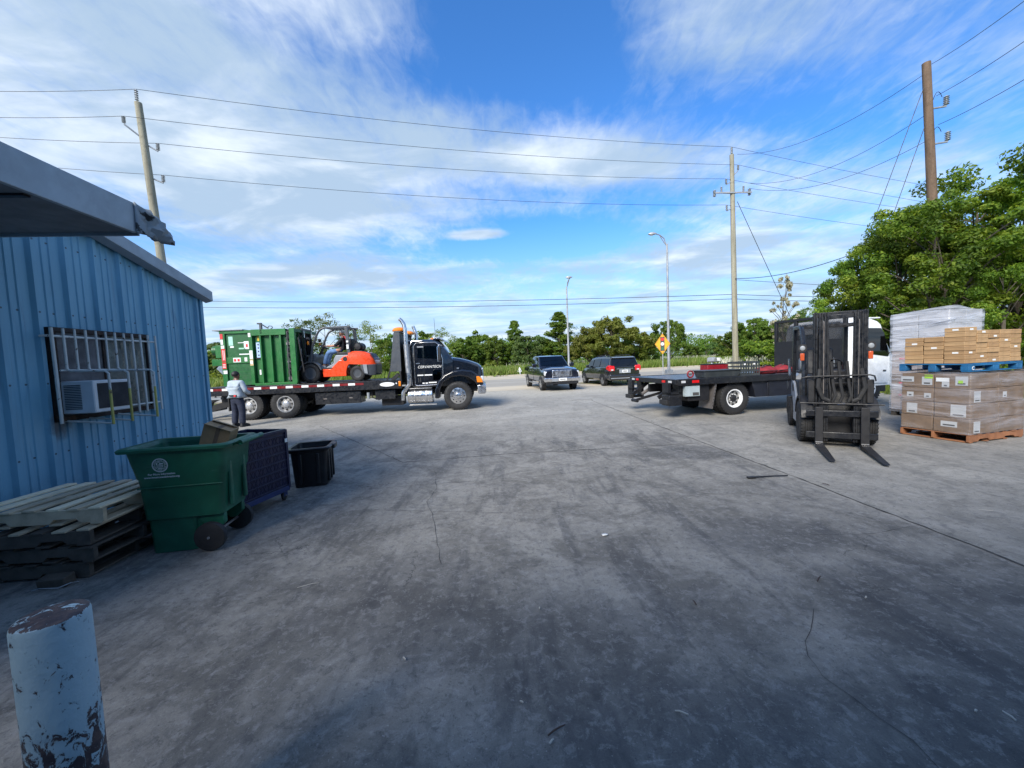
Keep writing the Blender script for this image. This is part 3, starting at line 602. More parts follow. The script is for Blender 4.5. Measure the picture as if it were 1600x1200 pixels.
def wire(a, b_, label, group, sag=.3, r=.011, name='power_line'):
    a = Vector(a); b_ = Vector(b_); pts = [a.lerp(b_, i/18)-Vector((0, 0, sag*4*(i/18)*(1-i/18))) for i in range(19)]
    return tag(MB().tube(pts, r, 5).build(name, m_wire), label, 'cable', group)
gl = 'lines between the leaning pole and the grey pole'
for q, (lb, yl) in enumerate((('topmost', 142), ('second highest', 182), ('third', 208), ('lowest', 243))):
    wire(q1[q], q2[q], f'{lb} of the four power lines from the leaning pole to the grey pole', gl, .45)
    wire(q1[q], at(-120, yl-2, 19+q*.2), f'{lb} power line running left out of the picture from the leaning pole', 'lines leaving the leaning pole', .1)
    wire(q2[q], at(1640, (318, 345, 352, 382)[q], 33), f'{lb} of the four power lines from the grey pole into the right hand trees', 'lines from the grey pole into the trees', .3)
P3 = Vector(p3.location)
for i, (k, fr, to) in enumerate((('upper', at(1441, 118, 18), at(1152, 241, 29)), ('middle', at(1446, 180, 18), at(1170, 286, 29)), ('lower', at(1448, 220, 18), at(1170, 294, 29)))):
    wire(fr, to, f'{k} sagging tap line from the brown pole across to the grey pole', 'tap lines between the brown and grey poles', .9)
for k, fr, to in (('top', at(1456, 100, 18), at(1680, -60, 10)), ('middle', at(1463, 150, 18), at(1700, -6, 10)), ('lowest', at(1466, 195, 18), at(1700, 63, 10))):
    wire(fr, to, f'{k} power line leaving the brown pole to the upper right', 'lines leaving the brown pole', .12)
for k, z in ((0, -1.75), (1, -3.3)): wire(P3+d3+Vector((.3, 0, z)), P3+d3+Vector((.75, 0, -1.5+-1.5*k)), ('upper' if not k else 'lower')+' short jumper loop beside the brown pole', None, -.35, .012, 'jumper_wire')
for k, fr, x in (('upper', at(1446, 130, 18), 14.6), ('lower', at(1449, 186, 18), 15.6)): wire(fr, (x, 18.6, 0), f'{k} guy wire slanting left from the brown pole', 'guy wires of the brown pole', 0, .014, 'guy_wire')
wire(at(1152, 315, 29), at(1237, 500, 29)+(at(1237, 500, 29)-at(1152, 315, 29))*.45, 'guy wire from the grey pole overgrown by a vine', None, 0, .02, 'guy_wire')
for k, y0, y1, y2 in (('upper', 468, 462, 460), ('lower', 478, 469, 467)):
    wire(at(240, y0-(-1), 38), at(1146, y1-2, 29.3), f'{k} low cable running right across the sky to the grey pole', 'low cables', .35, .020, 'cable'); wire(at(1146, y1-2, 29.3), at(1500, y2, 32), f'{k} low cable from the grey pole to the right hand trees', 'low cables right of the grey pole', .2, .020, 'cable')
wire(at(1149, 435, 28.8), at(1420, 360, 18.5), 'drop cable rising from the grey pole towards the brown pole', None, .6, .02, 'cable'); wire(at(1149, 437, 28.8), at(1480, 452, 30), 'thin level cable at mid height right of the grey pole', None, .1, .015, 'cable')
b = MB(); insul(b, (0, 0, 0), .1); 
def lamp(label, base, h, armx, ay):
    t = thing('street_lamp', label, 'street lamp', base); MB().cyl((0, 0, .0), (0, 0, h), .13, .075, 14).build('lamp_post', m_galv, t, sharp=60); MB().box(-.28, .28, -.28, .28, -.03, .35).build('footing', m_lgrey, t, bevel=.02)
    b = MB(); b.tube([(0, 0, h-1.2), (-armx*.05, ay*.05, h-.2), (-armx*.25, ay*.25, h+.45), (-armx*.6, ay*.6, h+.72), (-armx, ay, h+.80)], .045); b.tube([(0, 0, h-.2), (-armx*.25, ay*.2, h+.1), (-armx*.62, ay*.6, h+.68)], .035); b.build('lamp_arm', m_galv, t)
    b = MB(); b.loft([[(-armx-.62+u, ay-w*.5, h+.80+z) , (-armx-.62+u, ay+w*.5, h+.80+z), (-armx-.62+u, ay+w*.4, h+.80+z+hh), (-armx-.62+u, ay-w*.4, h+.80+z+hh)] for u, w, z, hh in ((0, .14, -.04, .06), (.18, .34, -.09, .19), (.45, .34, -.08, .2), (.75, .12, -.04, .1))]); hd = b.build('lamp_head', m_galv, t, bevel=.03)
    MB().ell((-armx-.30, ay, h+.72), (.17, .13, .09)).build('lens', m_lens, hd); return t
lamp('nearer street lamp with a curved double arm beside the yellow sign', (14.35, 35, 0), 11.6, 1.2, -.4)
lamp('farther street lamp rising behind the dark pickup truck', (6.75, 45, 0), 10.0, -.35, -1.3)

# road signs
m_signy = mat('orange_yellow_sign_sheet', (.78, .36, .015), .45, var=.05); m_signb = mat('bare_sign_back', (.42, .46, .50), .45, .5)
def diamond(t, y, s, ma, border=None):
    b = MB(); b.prism([(0, -s), (s, 0), (0, s), (-s, 0)], 'y', y-.006, y+.006, M=Matrix.Translation((0, 0, 0)))
    return b
sg = thing('traffic_signal_sign', 'yellow diamond sign with a traffic light symbol on a thin post', 'road sign', (12.62, 32, 0), rad(-38))
MB().box(-.03, .03, .02, .07, -.05, 3.6).build('post', m_galv, sg)
S = .86; zc = 2.62
b = MB(); b.prism([(0, zc-S), (S*.72, zc), (0, zc+S), (-S*.72, zc)], 'y', -.005, .012); pl = b.build('sign_plate', m_signy, sg)
b = MB(); k = .93; kk = .89
o_ = [(0, zc-S*k), (S*.72*k, zc), (0, zc+S*k), (-S*.72*k, zc)]; i_ = [(0, zc-S*kk), (S*.72*kk, zc), (0, zc+S*kk), (-S*.72*kk, zc)]
b.add([(x, -.009, z) for x, z in o_]+[(x, -.009, z) for x, z in i_], [(j, (j+1) % 4, 4+(j+1) % 4, 4+j) for j in range(4)]); b.build('border', m_ink, pl, fix=False)
MB().box(-.17, .17, -.012, -.006, zc-.58, zc+.58).build('signal_symbol', m_ink, pl)
for z, ma in ((.38, m_redp), (0, m_paper), (-.38, mat('green_lamp_spot', (.03, .12, .06), .5))): MB().cyl((0, -.012, zc+z), (0, -.017, zc+z), .135, n=18).build('lamp_spot', ma, pl)
db = thing('diamond_sign', 'bare grey back of a diamond road sign beside the blue building', 'road sign', (-16.2, 22.3, 0), rad(20))
MB().box(-.03, .03, .014, .07, -.05, 3.0).build('post', m_galv, db); MB().prism([(0, 1.05), (.72, 1.95), (0, 2.85), (-.72, 1.95)], 'y', -.004, .012).build('sign_plate', m_signb, db, bevel=.004)
mb = thing('mailbox', 'small white roadside mailbox on a post behind the flatbed', 'mailbox', (14.9, 28.5, 0), rad(20))
MB().box(-.06, .06, -.06, .06, -.03, 1.05).build('post', m_white, mb); b = MB(); b.prism([(-.15, 1.05), (.15, 1.05), (.15, 1.25), (.1, 1.36), (0, 1.4), (-.1, 1.36), (-.15, 1.25)], 'y', -.32, .32); bx = b.build('mailbox_shell', m_galv, mb, bevel=.01); MB().box(.35, .62, -.2, .2, 1.06, 1.34).build('paper_box', m_white, mb, bevel=.02)
hy = thing('hydrant', 'tiny white fire hydrant in the grass across the road left of the pickup', 'hydrant', (.95, 44.6, -.03)); b = MB(); b.lathe([(.2, 0), (.2, .08), (.13, .1), (.13, .62), (.17, .64), (.17, .7), (.13, .8), (.05, .88), (.04, .95), (.001, .96)], (0, 0, 0), (0, 0, 1), 12); b.build('barrel', m_white, hy); MB().cyl((-.24, 0, .5), (.24, 0, .5), .07, n=10).build('outlet', m_white, hy)
for i in range(9):
    o = MB().cyl((0, 0, -.05), (0, 0, 1.5), .06, .05, 7).build('fence_post', m_wood); x, y = onroad(14+i*4.6, 22+.1*i); o.location = (x, y, 0)
    tag(o, 'thin wooden fence post standing in the tall grass across the road', 'post', 'fence posts across the road')

# ------------------------------------------------------------------ trees
m_bark = mat('bark', (.09, .075, .055), .95, var=.3, scale=5, bump=.6, bs=20)
m_leafA = leafmat('bright_leaves', (.040, .090, .008), (.130, .215, .020), (.30, .37, .04), .45)
m_leafB = leafmat('mid_green_leaves', (.065, .13, .018), (.13, .21, .030), (.22, .28, .05), .5)
m_leafC = leafmat('olive_leaves', (.11, .15, .022), (.19, .225, .038), (.27, .28, .07), .5)
m_leafD = leafmat('bluish_leaves', (.06, .12, .034), (.11, .18, .05), (.19, .25, .08), .5)
m_leafE = leafmat('grey_twigs', (.22, .21, .15), (.34, .31, .23), (.42, .40, .30), .4)
def leaves(r, cs, per, sig, size, name, ma, flat=.55):
    cs = np.array(cs); n = len(cs)*per; c = np.repeat(cs[:, :3], per, 0); s = np.repeat(cs[:, 3], per)
    off = r.normal(0, 1, (n, 3)); off /= np.linalg.norm(off, axis=1)[:, None]; off *= (r.random(n)**.45)[:, None]; off[:, 2] *= .62
    p = c + off*(s*sig)[:, None]
    nn = off*np.array([1, 1, 1.2]) + r.normal(0, flat, (n, 3)) + np.array([0, 0, .45]); nn /= np.linalg.norm(nn, axis=1)[:, None]
    a = np.cross(nn, r.normal(0, 1, (n, 3))); a /= np.linalg.norm(a, axis=1)[:, None]; b = np.cross(nn, a); L = (size*r.uniform(.6, 1.35, n))[:, None]
    v = np.stack([p-a*L, p-a*L*.1+b*L*.48-nn*L*.08, p+a*L, p-a*L*.1-b*L*.48-nn*L*.08], 1).reshape(-1, 3)
    me = bpy.data.meshes.new(name); me.from_pydata(v.tolist(), [], np.arange(n*4).reshape(-1, 4).tolist()); me.materials.append(ma); return me
def tree_mesh(seed, H, R, form, nc, per, leaf, ma, low=.25, trunk=.16, cl=.75):
    """crown: clusters of leaves on limbs; form: round, spread, cone, column, sparse"""
    r = np.random.default_rng(seed); cs = []; tries = 0
    while len(cs) < nc and tries < nc*60:
        tries += 1; t = r.random(); a = r.uniform(0, 2*np.pi)
        if form == 'cone': rr = R*(1-t)**.8*(.75+.5*r.random())*(.55+.45*math.sin(t*22)**2); z = H*(low+(1-low)*t)
        elif form == 'column': rr = R*(.35+.65*math.sin(math.pi*min(1, t*.93+.07)))*r.uniform(.5, 1.1); z = H*(low+(1-low)*t)
        else:
            v = r.normal(0, 1, 3); v /= np.linalg.norm(v); k = .55+.45*r.random()**.5
            lob = 1+.24*math.sin(3*math.atan2(v[1], v[0])+seed)+.18*math.sin(5*v[2]+seed*2)
            rr = math.hypot(v[0], v[1])*R*k*lob; a = math.atan2(v[1], v[0]); zc = H*(low+1)/2; z = zc + v[2]*H*(1-low)/2*k*(.9+.1*lob)
            if form == 'spread' and v[2] < -.35: continue
        cs.append((rr*math.cos(a), rr*math.sin(a), z, R*cl*r.uniform(.22, .48)))
    cr = leaves(r, cs, per, 1.0, leaf, 'crown', ma)
    b = MB(); top = (r.normal(0, .15), r.normal(0, .15), H*.82)
    b.tube([(0, 0, -.3), (.05, 0, H*.2), (r.normal(0, .1), r.normal(0, .1), H*.5), top], [trunk*1.25, trunk, trunk*.62, trunk*.12], 8)
    for i in range(min(len(cs), 26)):
        c = cs[(i*7) % len(cs)]; z0 = min(H*.75, max(H*.12, c[2]-math.hypot(c[0], c[1])*.8-.3)); k = 1-z0/H
        m = (c[0]*.5, c[1]*.5, z0+(c[2]-z0)*.62); b.tube([(0, 0, z0), m, c[:3]], [trunk*.45*k+.01, trunk*.28*k+.008, .012], 5)
    me = b.build('trunk', m_bark); tm = me.data; bpy.data.objects.remove(me); return cr, tm
def plant(meshes, loc, s, rot, label, group, name='tree', cat='tree', sx=1.):
    t = thing(name, label, cat, loc, rot, group); t.scale = (s*sx, s*sx, s)
    for nm, me in zip(('crown', 'trunk'), meshes): link(nm, me, t)
    return t
# the near trees on the right
big = [tree_mesh(11, 9, 3.6, 'round', 125, 270, .080, m_leafA, .12, .2, .44), tree_mesh(12, 9, 3.2, 'round', 110, 270, .080, m_leafA, .1, .18, .46), tree_mesh(13, 7, 2.8, 'round', 80, 270, .074, m_leafA, .10, .15, .44)]
G = 'big leafy trees at the right edge of the yard'
for (x, Yd, top, k, s_, lb) in ((1345, 19, 388, 2, .7, 'lowest leafy tree at the left end of the right hand tree group'), (1408, 18.5, 346, 2, .9, 'leafy tree just left of the brown utility pole'), (1466, 16.6, 312, 1, 1.05, 'leafy tree hiding the foot of the brown utility pole'),
                            (1474, 16.2, 352, 2, 1.0, 'leafy tree directly in front of the brown utility pole, above the wrapped load'), (1530, 19.0, 272, 0, 1.0, 'tall leafy tree right of the brown utility pole'), (1600, 17.0, 240, 0, 1.05, 'tallest leafy tree at the right edge of the picture'), (1690, 16, 250, 1, 1.0, 'leafy tree cut off by the right edge of the picture'), (1570, 14.5, 400, 2, .8, 'low leafy tree behind the tall wrapped pallet load'), (1440, 22.5, 345, 1, .9, 'rear leafy tree showing through behind the brown utility pole')):
    p = at(x, top, Yd); h = {0: 9, 1: 9, 2: 7}[k]; s = p.z/h/.98; plant(big[k], (p.x, Yd, 0), s, x*.7, lb, G, sx=s_)
# the tree line beyond the road
V = {'round': [tree_mesh(21, 8, 3.6, 'round', 95, 100, .25, m_leafB, .0, .16, .62), tree_mesh(22, 8, 3.9, 'round', 95, 100, .25, m_leafC, .0, .16, .62)],
     'bushy': [tree_mesh(23, 7, 3.6, 'round', 90, 95, .25, m_leafB, -.1, .15, .62), tree_mesh(24, 7, 3.3, 'round', 85, 95, .24, m_leafD, -.1, .14, .62)],
     'cone': [tree_mesh(25, 10, 2.2, 'cone', 110, 90, .17, m_leafD, .08, .12, .62), tree_mesh(26, 10, 2.5, 'cone', 110, 90, .17, m_leafB, .06, .12, .62)],
     'sparse': [tree_mesh(27, 9, 2.6, 'round', 90, 50, .115, m_leafD, .10, .10, .62), tree_mesh(28, 9, 2.9, 'round', 100, 50, .115, m_leafC, .10, .10, .62)],
     'oak': [tree_mesh(29, 8, 5.4, 'spread', 170, 100, .22, m_leafC, -.1, .25, .38), tree_mesh(30, 8, 4.6, 'spread', 150, 90, .20, m_leafB, .05, .22, .36)],
     'twig': [tree_mesh(31, 6, 1.15, 'column', 60, 45, .10, m_leafE, .1, .1, .5)]}
HT = {'round': 8, 'bushy': 7, 'cone': 10, 'sparse': 9, 'oak': 8, 'twig': 6}
LBL = {'round': 'rounded green tree in the line beyond the road', 'bushy': 'low bushy tree in the line beyond the road', 'cone': 'slim pointed tree standing above the line beyond the road', 'sparse': 'airy tree with see through crown beyond the road', 'oak': 'broad spreading tree beyond the road'}
line = [(466, 497, 44, 'sparse', 0, 1, 'airy tree behind the green compactor and the forklift mast'), (505, 492, 46, 'sparse', 1, 1, 'airy tree seen through the orange forklift guard'), (545, 512, 50, 'sparse', 0, 1, 'airy tree just right of the orange forklift guard'), (578, 503, 46, 'sparse', 1, .9, 'tallest airy tree above the orange forklift tail'), (607, 528, 50, 'bushy', 0, 1, 'bushy tree left of the tow truck headboard'),
    (660, 520, 60, 'round', 0, .9, 'tree hidden behind the tow truck cab'), (690, 513, 55, 'sparse', 1, .9, 'airy tree above the tow truck windscreen'), (722, 530, 62, 'round', 0, 1, 'round tree above the black bonnet'), (745, 522, 66, 'bushy', 0, 1, 'bushy tree right of the tow truck bonnet'), (772, 527, 64, 'round', 0, .9, 'round tree between the tow truck and the pointed tree'),
    (803, 505, 64, 'cone', 1, 1.35, 'dark pointed tree between the tow truck and the pickup'), (822, 523, 62, 'bushy', 1, 1, 'bushy tree just left of the pickup roof'), (842, 526, 66, 'round', 0, .9, 'round tree behind the pickup roof'), (873, 492, 62, 'cone', 1, 1.7, 'tallest pointed tree beside the farther street lamp'), (888, 505, 66, 'sparse', 0, 1, 'airy tree behind the farther street lamp'),
    (922, 512, 57, 'oak', 0, .75, 'olive tree filling the gap between the pickup and the minivan'), (955, 497, 58, 'oak', 0, .95, 'broad olive tree above the minivan'), (990, 520, 60, 'round', 1, 1, 'olive tree right of the minivan roof'), (1014, 535, 62, 'bushy', 0, 1, 'bushy tree left of the yellow sign'),
    (1046, 503, 62, 'oak', 1, .72, 'spreading oak behind the yellow sign'), (1080, 540, 80, 'bushy', 0, 1, 'far low tree right of the spreading oak'), (1103, 533, 85, 'round', 0, 1, 'far round tree left of the grey pole'), (1125, 530, 80, 'bushy', 1, 1, 'far bushy tree just left of the grey pole'), (1150, 512, 64, 'round', 0, 1, 'round tree behind the grey pole'),
    (1180, 500, 62, 'oak', 1, .8, 'broad tree right of the grey pole'), (1215, 505, 62, 'round', 0, 1.1, 'round tree behind the flatbed headboard'), (1250, 490, 60, 'round', 0, 1, 'dark tree left of the black forklift mast'), (1272, 478, 55, 'sparse', 0, 1, 'airy tree left of the near right hand trees'), (1320, 495, 60, 'round', 0, 1.2, 'tree far behind the black forklift'), (1390, 500, 60, 'bushy', 0, 1.4, 'tree far behind the white truck cab'),
    (425, 525, 60, 'round', 0, 1.2, 'tree behind the green compactor'), (380, 530, 60, 'bushy', 1, 1.3, 'tree behind the left half of the green compactor'), (338, 548, 65, 'bushy', 0, 1.3, 'bushy tree beside the blue building corner'), (305, 545, 65, 'round', 0, 1.2, 'tree behind the blue building corner')]
for i, (x, top, Yd, k, v, sx, lb) in enumerate(line):
    p = at(x, top, Yd); s = p.z/HT[k]/.97; plant(V[k][v], (p.x, Yd, -.03), s, i*2.4, lb, 'trees beyond the road', sx=sx)
bm_ = tree_mesh(41, 3, 1.9, 'round', 60, 90, .15, m_leafA, .0, .07, .7); p = at(1187, 530, 31); plant(bm_, (p.x, 31, 0), p.z/3, 1., 'bright green rounded bush behind the flatbed beside the grey pole', None, 'bush', 'bush', 1.15)
p = at(1226, 440, 29.5); plant(V['twig'][0], (p.x, 29.5, 0), p.z/6/.95, 0, 'pale dry vine climbing the guy wire left of the forklift', None, 'climbing_vine', 'plant', .62)
for i, (x, y, s) in enumerate(((22, 26, 1.), (26, 22, 1.2))): plant(bm_, (x, y, 0), s, i, ('rear' if i == 0 else 'front')+' leafy bush under the right hand trees behind the white cab', 'bushes under the right hand trees', 'bush', 'bush')
r = np.random.default_rng(5); cs = [(*onroad(r.uniform(-130, 130), r.uniform(50, 75)), r.uniform(.3, 6.0), r.uniform(1.2, 2.1)) for _ in range(2000)]
tag(link('distant_woodland', leaves(r, cs, 45, 1., .27, 'distant_woodland', m_leafB)), kind='stuff')
cs = [(*onroad(r.uniform(-130, 9), r.uniform(32, 40)), r.uniform(.1, 1.4), r.uniform(.7, 1.3)) for _ in range(420)]
tag(link('undergrowth', leaves(r, cs, 30, 1., .22, 'undergrowth', m_leafC)), kind='stuff')
# ------------------------------------------------------------------ tow truck
def frame_of(o):
    bpy.context.view_layer.update(); return o.matrix_world.copy()
TT = thing('tow_truck', 'long black tilt bed tow truck with chrome stack carrying the green compactor', 'truck', (-2.09, 15.35, 0), rad(4))
TM = frame_of(TT)
MB().box(-8.8, .7, -.46, -.34, .62, .88).box(-8.8, .7, .34, .46, .62, .88).box(-8.6, .5, -.34, .34, .66, .80).build('chassis_rail', m_dull, TT)
b = MB(); b.box(-9.15, -2.02, -1.24, 1.24, 1.10, 1.20)
for i in range(11): b.box(-8.9+i*.66, -8.78+i*.66, -1.22, 1.22, .98, 1.10)
bed = b.build('bed', m_dull, TT, bevel=.01)
for s in (-1, 1): MB().box(-9.2, -2.0, min(s*1.24, s*1.30), max(s*1.24, s*1.30), .90, 1.215).build('side_rail', m_black, bed, bevel=.012)
x = -9.05; k = 0
while x < -3.35:
    w = .24 if k % 2 else .30
    MB().box(x, x+w, -1.307, -1.300, 1.085, 1.165).build('reflective_strip', m_paper if k % 2 else m_red, bed); x += w; k += 1
b = MB(); b.lathe([(.26, 0), (.26, .006)], (-2.52, -1.30, 1.07), (0, -1, 0), 28); b.v = [(-2.52+(x+2.52), y, 1.07+(z-1.07)*.30) for x, y, z in b.v]; b.build('oval_badge', m_paper, bed)
MB().box(-2.11, -2.03, -1.325, -1.30, .99, 1.17).build('marker_lamp', m_amber, bed, bevel=.008); MB().ell((-2.19, -1.305, 1.09), (.03, .015, .03), 10).build('marker_lamp', m_lens, bed)
hb = MB().box(-2.10, -2.04, -1.1, 1.1, 1.2, 2.9).build('headboard', m_dull, TT)
for s in (-1, 1):
    a, c = (s*1.13, s*1.20); MB().prism([(-2.42, 1.52), (-2.01, 1.52), (-2.01, 2.93), (-2.22, 2.93)], 'y', min(a, c), max(a, c)).build('side_panel', m_grey, hb, bevel=.008)
    b = MB().beam((-2.55, s*1.165, 1.2), (-2.42, s*1.165, 1.53), .05, .05).beam((-2.06, s*1.165, 1.2), (-2.06, s*1.165, 1.53), .06, .06).beam((-2.35, s*1.165, 1.22), (-2.12, s*1.165, 1.42), .12, .12); b.build('post', m_dull, hb)
MB().box(-2.2, -1.98, -1.2, 1.2, 2.93, 2.99).build('top_bar', m_grey, hb, bevel=.01)
for y in (-.85, .85):
    b = MB(); b.lathe([(.24, 0), (.25, .05), (.20, .12), (.10, .155), (.001, .16)], (-2.08, y, 2.99), (0, 0, 1), 20); b.build('beacon', m_amber, TT)
b = MB(); b.tube([(-2.02, -1.13, .45), (-2.0, -1.13, .74), (-1.88, -1.14, .9), (-1.76, -1.15, 1.02), (-1.75, -1.15, 1.3), (-1.80, -1.15, 2.6), (-1.81, -1.15, 3.05), (-1.84, -1.15, 3.22), (-1.92, -1.15, 3.36), (-1.99, -1.15, 3.42)], [.07, .075, .08, .08, .085, .082, .075, .07, .065, .062], 14); ex = b.build('exhaust_stack', m_chrome, TT)
MB().cyl((-1.765, -1.15, 1.45), (-1.80, -1.15, 2.5), .098, n=16).build('heat_shield', m_alu, ex); MB().tube([(-1.81, 1.15, 1.3), (-1.81, 1.15, 3.05), (-1.92, 1.15, 3.36)], .07, 12).build('exhaust_stack', m_chrome, TT)
# cab
def ring(x, w0, z0, w1, z1, w2, z2, wt, zt):
    R_ = [(x, -w0, z0), (x, -w1, z1), (x, -w2, z2), (x, -wt, zt-.05), (x, -wt+.10, zt)]
    return R_ + [(a, -c, d) for a, c, d in R_[::-1]]
cab = MB().loft([ring(-1.92, .96, .92, 1.0, 1.3, 1.0, 1.9, .93, 2.60), ring(-1.86, .98, .9, 1.02, 1.3, 1.02, 1.9, .95, 2.66), ring(-.80, .98, .9, 1.02, 1.3, 1.02, 1.9, .94, 2.66), ring(-.62, .98, .9, 1.02, 1.3, 1.02, 1.9, .91, 2.58), ring(-.38, .98, .9, 1.0, 1.3, 1.01, 1.95, .93, 2.25), ring(-.16, .98, .9, 1.0, 1.3, 1.0, 1.78, .96, 1.93)]).build('cab', m_gloss, TT, sharp=30)
dr = MB().prism([(-1.54, .98), (-.60, .98), (-.55, 1.02), (-.52, 1.9), (-.66, 2.45), (-.75, 2.52), (-1.46, 2.52), (-1.54, 2.44)], 'y', -1.03, -1.0).build('door', m_gloss, TT, bevel=.01)
MB().prism([(-1.44, 1.98), (-.66, 1.92), (-.62, 1.96), (-.74, 2.40), (-1.40, 2.42)], 'y', -1.042, -1.031).build('door_window', m_glass, dr)
MB().prism([(-1.06, 2.0), (-.70, 1.96), (-.78, 2.36), (-1.06, 2.38)], 'y', -1.046, -1.043).build('window_view', m_dglass, dr)
b = MB(); L_ = [(-1.56, 1.0), (-1.56, 2.40), (-1.46, 2.54), (-.76, 2.54), (-.66, 2.46), (-.52, 1.9), (-.54, 1.0)]; b.tube([(x, -1.045, z) for x, z in L_]+[(-.62, -1.045, .965), (-1.5, -1.045, .965), (-1.56, -1.045, 1.0)], .013, 6); b.build('chrome_trim', m_chrome, dr)
MB().tube([(-1.66, -1.05, .98), (-1.68, -1.07, 1.1), (-1.70, -1.07, 2.4), (-1.60, -1.07, 2.6), (-1.22, -1.07, 2.6)], .02, 8).build('grab_rail', m_chrome, TT)
MB().prism([(-.90, 1.14), (-.62, 1.14), (-.60, 1.52), (-.90, 1.52)], 'y', -1.036, -1.031).build('lower_window', m_dglass, dr, bevel=.002)
MB().box(-1.50, -1.36, -1.05, -1.03, 1.76, 1.80).build('handle', m_chrome, dr)
text('lettering', 'CERVANTECH', .135, m_paper, dr, (-1.02, -1.034, 1.64), (math.pi/2, 0, 0), sx=1.0, shear=.25, bold=.0)
for x0, x1, z in ((-1.47, -1.25, 1.34), (-1.21, -.93, 1.34), (-1.30, -1.22, 1.04), (-1.19, -1.10, 1.04), (-1.07, -.78, 1.055)): MB().box(x0, x1, -1.035, -1.030, z-.022, z+.022).build('small_print', m_paper, dr)
for x in (-1.44, -1.37): MB().box(x, x+.018, -1.035, -1.03, 1.08, 1.25).build('small_print', m_ink, dr)
MB().box(-1.43, -1.2, -1.046, -1.043, 2.36, 2.41).build('vent_visor', m_lgrey, dr)
MB().plate([(-.60, .84, 2.50), (-.60, -.84, 2.50), (-.20, -.88, 1.97), (-.20, .88, 1.97)], .02).build('windscreen', m_glassc, TT)
MB().prism([(-.86, 2.66), (-.60, 2.66), (-.36, 2.52), (-.36, 2.56), (-.58, 2.72), (-.80, 2.73)], 'y', -.92, .92).build('sun_visor', m_chrome, TT, bevel=.01)
for y in (-.6, -.3, 0, .3, .6): MB().box(-.98, -.86, y-.05, y+.05, 2.66, 2.72).build('roof_lamp', m_amber, TT, bevel=.01)
MB().cyl((-.78, -.7, 2.7), (-.80, -.7, 3.45), .009, .005, 6).build('antenna', m_dull, TT)
hood = MB().loft([[(x, -w, z0), (x, -w, z1-.12), (x, -w*.86, z1-.03), (x, -w*.4, z1), (x, w*.4, z1), (x, w*.86, z1-.03), (x, w, z1-.12), (x, w, z0)] for x, w, z0, z1 in ((-.2, .96, .95, 1.97), (.1, .90, .95, 1.92), (.45, .80, .95, 1.82), (.75, .70, .9, 1.70), (.88, .66, .88, 1.60), (.92, .62, .88, 1.5))]).build('bonnet', m_gloss, TT, sharp=40)
MB().box(.91, .96, -.52, .52, .92, 1.52).build('grille', m_chrome, TT, bevel=.02)
for s in (-1, 1):
    P_ = [(-.86, .46), (-.84, .80), (-.70, 1.10), (-.48, 1.32), (-.18, 1.46), (.2, 1.49), (.55, 1.43), (.80, 1.24), (.95, .98), (.93, .88), (.70, .88), (.63, 1.02), (.40, 1.19), (.10, 1.255), (-.22, 1.22), (-.50, 1.05), (-.64, .80), (-.68, .46)]
    fe = MB().prism(P_, 'y', min(s*.62, s*1.20), max(s*.62, s*1.20)).build('fender', m_gloss, TT, bevel=.05)
    MB().prism([(.72, 1.0), (.93, .99), (.90, 1.12), (.80, 1.22), (.70, 1.22)], 'y', min(s*1.195, s*1.215), max(s*1.195, s*1.215)).build('turn_signal', m_amber, fe, bevel=.006)
    MB().box(.86, .965, min(s*.72, s*1.08), max(s*.72, s*1.08), 1.0, 1.22).build('headlight', m_lens, fe, bevel=.02)
    MB().box(-.02, .06, min(s*.90, s*.97), max(s*.90, s*.97), 1.52, 1.57).build('bonnet_latch', m_chrome, hood)
    MB().box(-.64, -.54, min(s*1.22, s*1.34), max(s*1.22, s*1.34), 1.86, 2.34).build('mirror', m_dull, TT, bevel=.02)
    b = MB(); b.tube([(-.66, s*1.30, 1.82), (-.66, s*1.30, 2.34), (-.60, s*1.29, 2.42), (-.50, s*1.2, 2.40)], .016, 6); b.tube([(-.66, s*1.3, 1.84), (-.58, s*1.02, 1.80)], .014, 6); b.build('mirror_bracket', m_chrome, TT)
MB().prism([(.78, .56), (1.0, .56), (1.05, .62), (1.03, .90), (.72, .90), (.74, .60)], 'y', -1.17, 1.17).build('bumper', m_chrome, TT, bevel=.03)
tk = MB().cyl((-1.86, -.86, .58), (-.94, -.86, .58), .285, n=28).build('fuel_tank', m_chrome, TT, bevel=.03)
for x in (-1.62, -1.2): MB().lathe([(.286, 0), (.297, .0), (.297, .055), (.286, .055)], (x, -.86, .58), (1, 0, 0), 28, closed=True).build('strap', m_alu, tk)
MB().box(-1.84, -.96, -1.15, -.95, .845, .875).build('step', m_alu, tk, bevel=.006); MB().box(-1.80, -.8, -1.14, -.94, .23, .27).build('step', m_alu, tk, bevel=.006)
bx = MB().box(-5.1, -3.5, -1.22, -.66, .44, .87).build('tool_box', m_black, TT, bevel=.015)
for x in (-4.75, -3.85): MB().box(x-.06, x+.06, -1.232, -1.22, .62, .66).build('latch', m_steel, bx)
MB().box(-3.0, -2.28, -1.18, -.66, .52, .87).build('tool_box', m_black, TT, bevel=.015); MB().box(-2.85, -2.05, -.9, -.4, .26, .60).build('battery_box', m_dull, TT, bevel=.015)
MB().cyl((-3.25, -1.14, .56), (-3.25, -1.14, .80), .055, n=12).build('filter', m_lgrey, TT); MB().tube([(-3.15, -1.1, .85), (-3.12, -1.12, .6), (-2.9, -1.0, .5)], .018, 6).build('air_hose', m_dull, TT)
for y in (-1.03, 1.03): wheel(TT, (0, y, .525), .525, .30, .285, -1 if y < 0 else 1, 'front', face=m_chrome)
